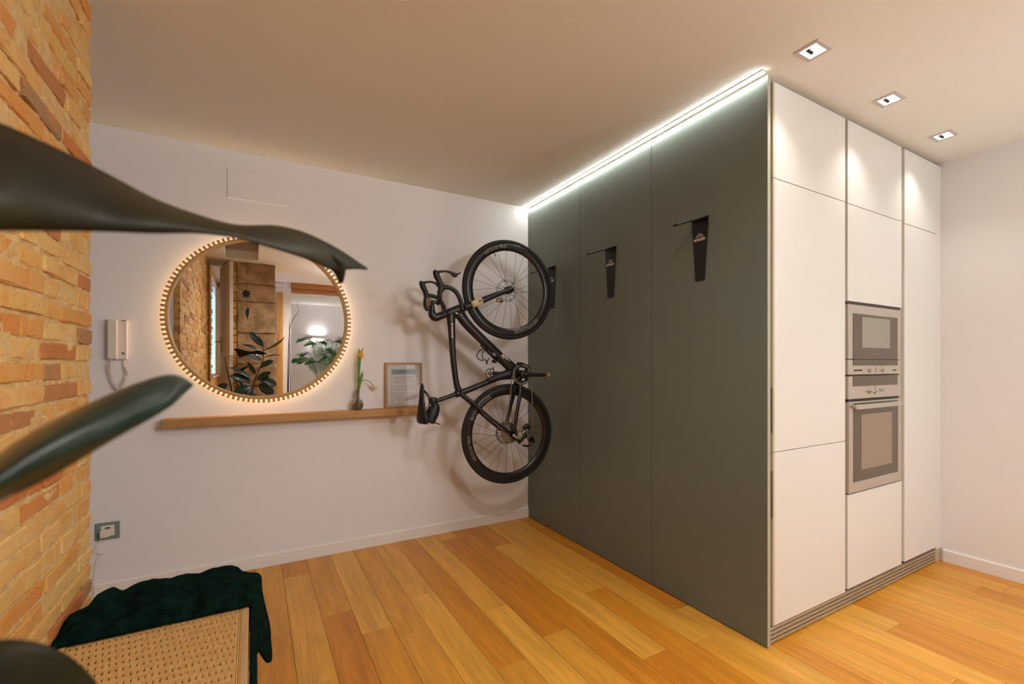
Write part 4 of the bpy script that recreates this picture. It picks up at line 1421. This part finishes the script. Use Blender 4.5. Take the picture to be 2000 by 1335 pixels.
def leaf(base, tip, nrm, wd, bend=.03, foot=None, m=m_leaf, cup=.25):
    """one leaf blade from base to tip with surface normal nrm; foot = stem point of its stalk"""
    base, tip, nrm = Vector(base), Vector(tip), Vector(nrm).normalized()
    ax = (tip - base); L = ax.length; ax.normalize()
    side = ax.cross(nrm).normalized(); nrm = side.cross(ax).normalized()
    bm = bmesh.new(); prev = None
    N = 14
    for i in range(N + 1):
        t = i / N
        hw = wd / 2 * (sin(pi * min(1, t * .96 + .02)) ** .62) * (1 if t < .9 else 1 - (t - .9) * 6)
        hw = max(hw, .0006)
        c = base + ax * L * t + nrm * (bend * 4 * t * (1 - t))
        cur = [bm.verts.new(c + side * hw * s + nrm * (abs(s) * hw * cup)) for s in (-1, -.5, 0, .5, 1)]
        if prev:
            for j in range(4): bm.faces.new((prev[j], prev[j + 1], cur[j + 1], cur[j]))
        prev = cur
    o = link('leaf', bm, m, rpn, True)
    md = o.modifiers.new('thick', 'SOLIDIFY'); md.thickness = .0012
    if foot is not None:
        bm = bmesh.new(); sweep(bm, [foot, (Vector(foot) + base) / 2 + Vector((0, 0, .006)), base + ax * .01], .0024, 6, 4)
        link('leaf_stalk', bm, m_stem, rpn, True)
    return o
Y_ = -.12
LS = [((.100, Y_, 1.435), (-.040, Y_ + .02, 1.600), (.15, 1, .1), .085, (.105, -.135, 1.42)),
      ((.122, Y_, 1.395), (.335, Y_ - .02, 1.556), (.3, .35, -.9), .080, (.105, -.135, 1.36)),
      ((.085, Y_, 1.365), (-.115, Y_ + .03, 1.447), (.3, .45, .8), .075, (.105, -.135, 1.34)),
      ((.090, Y_, 1.262), (-.122, Y_ + .05, 1.362), (.2, .75, .5), .085, (.098, -.135, 1.26)),
      ((.130, Y_, 1.300), (.300, Y_, 1.322), (0, .2, 1), .075, (.102, -.135, 1.29)),
      ((.070, Y_, 1.18), (.215, Y_ + .04, 1.258), (-.2, .8, .5), .075, (.07, -.13, 1.17)),
      ((-.030, Y_, 1.045), (-.230, Y_ + .04, 1.180), (.3, .6, .7), .085, (-.01, -.13, 1.04)),
      ((-.030, Y_, 1.010), (-.240, Y_ + .06, 1.080), (.2, .8, .4), .095, (-.01, -.13, 1.00)),
      ((.040, Y_, 1.030), (.190, Y_ + .05, 1.120), (-.2, .8, .5), .08, (.02, -.13, 1.03)),
      ((.050, Y_ + .02, 1.060), (.245, Y_ + .05, .960), (-.3, .8, .5), .11, (.02, -.13, 1.04)),
      ((.060, Y_ + .04, .980), (.210, Y_ + .08, .860), (-.2, .9, .3), .12, (.0, -.13, .96)),
      ((-.03, Y_ + .02, .960), (-.20, Y_ + .08, .880), (.2, .9, .3), .11, (.0, -.13, .94)),
      ((-.02, Y_ + .03, .93), (-.05, Y_ + .10, .76), (0, 1, .3), .11, (.0, -.13, .92)),
      ((.02, Y_, 1.10), (-.06, Y_ + .03, 1.245), (0, 1, .1), .05, (.02, -.13, 1.05)),
      ((-.29, -.05, 1.00), (-.33, .10, .88), (0, .3, 1), .10, (-.235, -.11, .95))]
for b_, t_2, n_, w_, f_ in LS:
    leaf(b_, t_2, n_, w_, .012, f_)

def ribbonleaf(stations, m, foot=None, nv=8, thick=.0012):
    """leaf blade lofted through stations (edge A, middle, edge B), each a world point"""
    bm = bmesh.new()
    A = catmull([s[0] for s in stations], 6); C = catmull([s[1] for s in stations], 6); B = catmull([s[2] for s in stations], 6)
    prev = None
    for a, c, b in zip(A, C, B):
        cur = []
        for k_ in range(nv + 1):
            t = k_ / nv
            cur.append(bm.verts.new(a * (1 - t) ** 2 + 2 * t * (1 - t) * (2 * c - (a + b) / 2) + b * t * t))
        if prev:
            for j in range(nv): bm.faces.new((prev[j], prev[j + 1], cur[j + 1], cur[j]))
        prev = cur
    o = link('leaf', bm, m, rpn, True)
    md = o.modifiers.new('thick', 'SOLIDIFY'); md.thickness = thick
    if foot is not None:
        bm = bmesh.new(); sweep(bm, [foot, (Vector(foot) + C[0]) / 2 + Vector((-.01, 0, .004)), C[0]], .003, 6, 4)
        link('leaf_stalk', bm, m_stem, rpn, True)
    return o
ribbonleaf([((-0.182, 0.447, 1.383), (-0.143, 0.35, 1.31), (-0.137, 0.335, 1.275)),
    ((-0.159, 0.468, 1.384), (-0.126, 0.372, 1.316), (-0.123, 0.362, 1.284)),
    ((-0.138, 0.491, 1.382), (-0.113, 0.402, 1.323), (-0.109, 0.389, 1.293)),
    ((-0.112, 0.511, 1.375), (-0.095, 0.432, 1.327), (-0.091, 0.416, 1.302)),
    ((-0.08, 0.527, 1.363), (-0.068, 0.452, 1.328), (-0.066, 0.439, 1.31)),
    ((-0.05, 0.539, 1.357), (-0.044, 0.478, 1.332), (-0.043, 0.466, 1.32)),
    ((-0.016, 0.549, 1.354), (-0.015, 0.502, 1.336), (-0.014, 0.49, 1.326)),
    ((0.022, 0.562, 1.362), (0.021, 0.528, 1.341), (0.02, 0.511, 1.325)),
    ((0.054, 0.578, 1.362), (0.053, 0.544, 1.339), (0.052, 0.533, 1.322)),
    ((0.086, 0.583, 1.351), (0.082, 0.562, 1.334), (0.078, 0.553, 1.318)),
    ((0.111, 0.592, 1.34), (0.109, 0.581, 1.332), (0.108, 0.576, 1.326)),
    ((0.126, 0.595, 1.332), (0.126, 0.595, 1.331), (0.126, 0.595, 1.33))], m_leafb, (-.285, -.05, 1.30))
ribbonleaf([((-0.132, 0.327, 1.143), (-0.117, 0.29, 1.145), (-0.123, 0.304, 1.134)),
    ((-0.123, 0.362, 1.161), (-0.108, 0.319, 1.155), (-0.113, 0.333, 1.14)),
    ((-0.114, 0.38, 1.171), (-0.101, 0.338, 1.162), (-0.104, 0.351, 1.144)),
    ((-0.102, 0.396, 1.18), (-0.091, 0.359, 1.169), (-0.092, 0.368, 1.152)),
    ((-0.089, 0.417, 1.189), (-0.08, 0.384, 1.176), (-0.078, 0.383, 1.162)),
    ((-0.075, 0.439, 1.197), (-0.069, 0.412, 1.183), (-0.066, 0.41, 1.17)),
    ((-0.061, 0.459, 1.202), (-0.056, 0.439, 1.19), (-0.054, 0.432, 1.179)),
    ((-0.052, 0.471, 1.2), (-0.05, 0.462, 1.193), (-0.05, 0.456, 1.185)),
    ((-0.045, 0.479, 1.193), (-0.045, 0.479, 1.193), (-0.045, 0.479, 1.192))], m_leaf, (-.27, -.08, 1.18))
ribbonleaf([((-0.159, 0.377, 1.038), (-0.14, 0.331, 1.041), (-0.14, 0.331, 1.021)),
    ((-0.146, 0.392, 1.044), (-0.129, 0.348, 1.036), (-0.129, 0.348, 1.007)),
    ((-0.132, 0.401, 1.04), (-0.12, 0.366, 1.025), (-0.118, 0.359, 0.994)),
    ((-0.118, 0.411, 1.027), (-0.11, 0.384, 1.011), (-0.108, 0.371, 0.985)),
    ((-0.104, 0.414, 1.01), (-0.101, 0.401, 0.993), (-0.1, 0.389, 0.974)),
    ((-0.095, 0.421, 0.988), (-0.094, 0.415, 0.98), (-0.095, 0.409, 0.969)),
    ((-0.092, 0.425, 0.968), (-0.092, 0.425, 0.967), (-0.092, 0.425, 0.966))], m_leafb, (-.23, -.11, .95))
ribbonleaf([((0.053, 0.562, 1.334), (0.059, 0.564, 1.333), (0.074, 0.561, 1.338)),
    ((0.066, 0.56, 1.326), (0.075, 0.56, 1.326), (0.088, 0.559, 1.331)),
    ((0.08, 0.563, 1.319), (0.085, 0.56, 1.318), (0.093, 0.562, 1.322)),
    ((0.089, 0.57, 1.306), (0.09, 0.569, 1.306), (0.092, 0.568, 1.308))], m_leafb, None)

# ------------------------------------------------------------------ hanging leaf ornament (seen in the mirror)
ho = empty('leaf_mobile', (-.07, -.2, 2.0), 'dark cut-out leaves hanging on a thread, reflected in front of the stone pillar', 'ornament')
bm = bmesh.new(); cyl(bm, (-.063, -.2, CZ - .001), (-.070, -.2, 2.08), .0012, .0012, 5); cyl(bm, (-.068, -.2, 2.0), (-.060, -.2, 1.90), .0012, .0012, 5)
link('thread', bm, m_black, ho)
bm = bmesh.new()
pts = []
for i in range(16):
    a = pi / 2 + 2 * pi * i / 16
    r = (.055 if i % 2 == 0 else .032)
    pts.append((-.076 + r * cos(a), 2.065 + r * 1.15 * sin(a)))
prism(bm, pts, -.202, -.198); link('star_leaf', bm, m_leaf, ho)
bm = bmesh.new()
pts = [(-.060, 1.905), (-.045, 1.885), (-.048, 1.82), (-.058, 1.775), (-.062, 1.742), (-.070, 1.78), (-.084, 1.82), (-.082, 1.87), (-.070, 1.89)]
prism(bm, pts, -.202, -.198); link('long_leaf', bm, m_leaf, ho)

# ------------------------------------------------------------------ branches by the rear opening
br = empty('branch_vase', (.46, -1.36, 0), 'tall bare dark branches in a floor vase, reflected beside the doorway', 'branches')
bm = bmesh.new(); lathe(bm, [(.05, 0), (.06, .01), (.075, .2), (.05, .38), (.04, .45), (.035, .45), (.04, .38), (.001, .3)], 24, 'z', (.46, -1.36, 0))
link('vase', bm, m_pot, br, True)
for pts in ([(.46, .40), (.452, .8), (.462, 1.3), (.470, 1.75), (.52, 1.90), (.572, 1.975), (.585, 2.05), (.558, 2.135)],
            [(.45, .40), (.440, .8), (.448, 1.35), (.462, 1.65), (.463, 1.85), (.470, 1.93)],
            [(.47, .40), (.478, .8), (.476, 1.2), (.482, 1.55), (.478, 1.68)]):
    bm = bmesh.new(); sweep(bm, [(p[0], -1.36 + .01 * k_ % .03, p[1]) for k_, p in enumerate(pts)], [.008 - .0065 * k_ / (len(pts) - 1) for k_ in range(len(pts))], 7, 6)
    link('branch', bm, m_twig, br, True)

# ------------------------------------------------------------------ palm
pm = empty('potted_palm', (1.20, -3.15, 0), 'green feather-leaved palm under the wall lamp, reflected in the mirror', 'plant')
bm = bmesh.new(); lathe(bm, [(.12, 0), (.15, .01), (.18, .33), (.19, .36), (.17, .36), (.16, .31), (.001, .31)], 28, 'z', (1.20, -3.15, 0))
link('pot', bm, m_pot, pm, True)
rq = random.Random(21)
for k_ in range(20):
    a = 2 * pi * k_ / 20 + rq.uniform(-.2, .2)
    hh = rq.uniform(1.0, 1.50); out = rq.uniform(.25, .55)
    dv = Vector((cos(a), sin(a), 0))
    c0 = Vector((1.20, -3.15, .31)) + dv * .04
    pts = [c0, c0 + dv * out * .2 + Vector((0, 0, hh * .5)), c0 + dv * out * .55 + Vector((0, 0, hh * .9)), c0 + dv * out + Vector((0, 0, hh * .93))]
    C = catmull(pts, 16)
    bm = bmesh.new(); sweep(bm, C, .004, 5, 1)
    n = len(C)
    for i in range(int(n * .45), n):
        t = (i / n - .45) / .55
        tg = (C[min(i + 1, n - 1)] - C[i - 1]).normalized()
        sd = tg.cross(Vector((0, 0, 1))).normalized()
        L = .30 * (1 - .45 * t)
        for s in (-1, 1):
            d0 = (sd * s + tg * .7 + Vector((0, 0, .25))).normalized(); p = C[i]
            q1 = p + d0 * L * .5; q2 = p + d0 * L + Vector((0, 0, -.08))
            wv = tg * .0045
            vs = [bm.verts.new(x_) for x_ in (p - wv * .4, p + wv * .4, q1 + wv, q2, q1 - wv)]
            bm.faces.new(vs)
    link('frond', bm, m_palm, pm)

# ------------------------------------------------------------------ wall lamp in the rear room
wlmp = empty('wall_lamp', (1.164, -4.2, 1.79), 'white up-and-down wall lamp glowing above the palm, reflected in the mirror', 'lamp')
link('shade', boxm(1.05, 1.28, -4.198, -4.13, 1.765, 1.815, .004), m_white, wlmp)
for s, zz_ in ((1, 1.822), (-1, 1.758)):
    L = bpy.data.lights.new('wall_lamp_glow', 'AREA')
    L.shape = 'RECTANGLE'; L.size = .18; L.size_y = .04; L.energy = LAMP_W; L.color = (1, .97, .93)
    lo = bpy.data.objects.new('glow', L); lo.location = (1.164, -4.165, zz_)
    lo.rotation_euler = (0 if s < 0 else pi, 0, 0)
    col.objects.link(lo); lo.parent = wlmp; lo.matrix_parent_inverse = Matrix.Translation(wlmp.location).inverted()
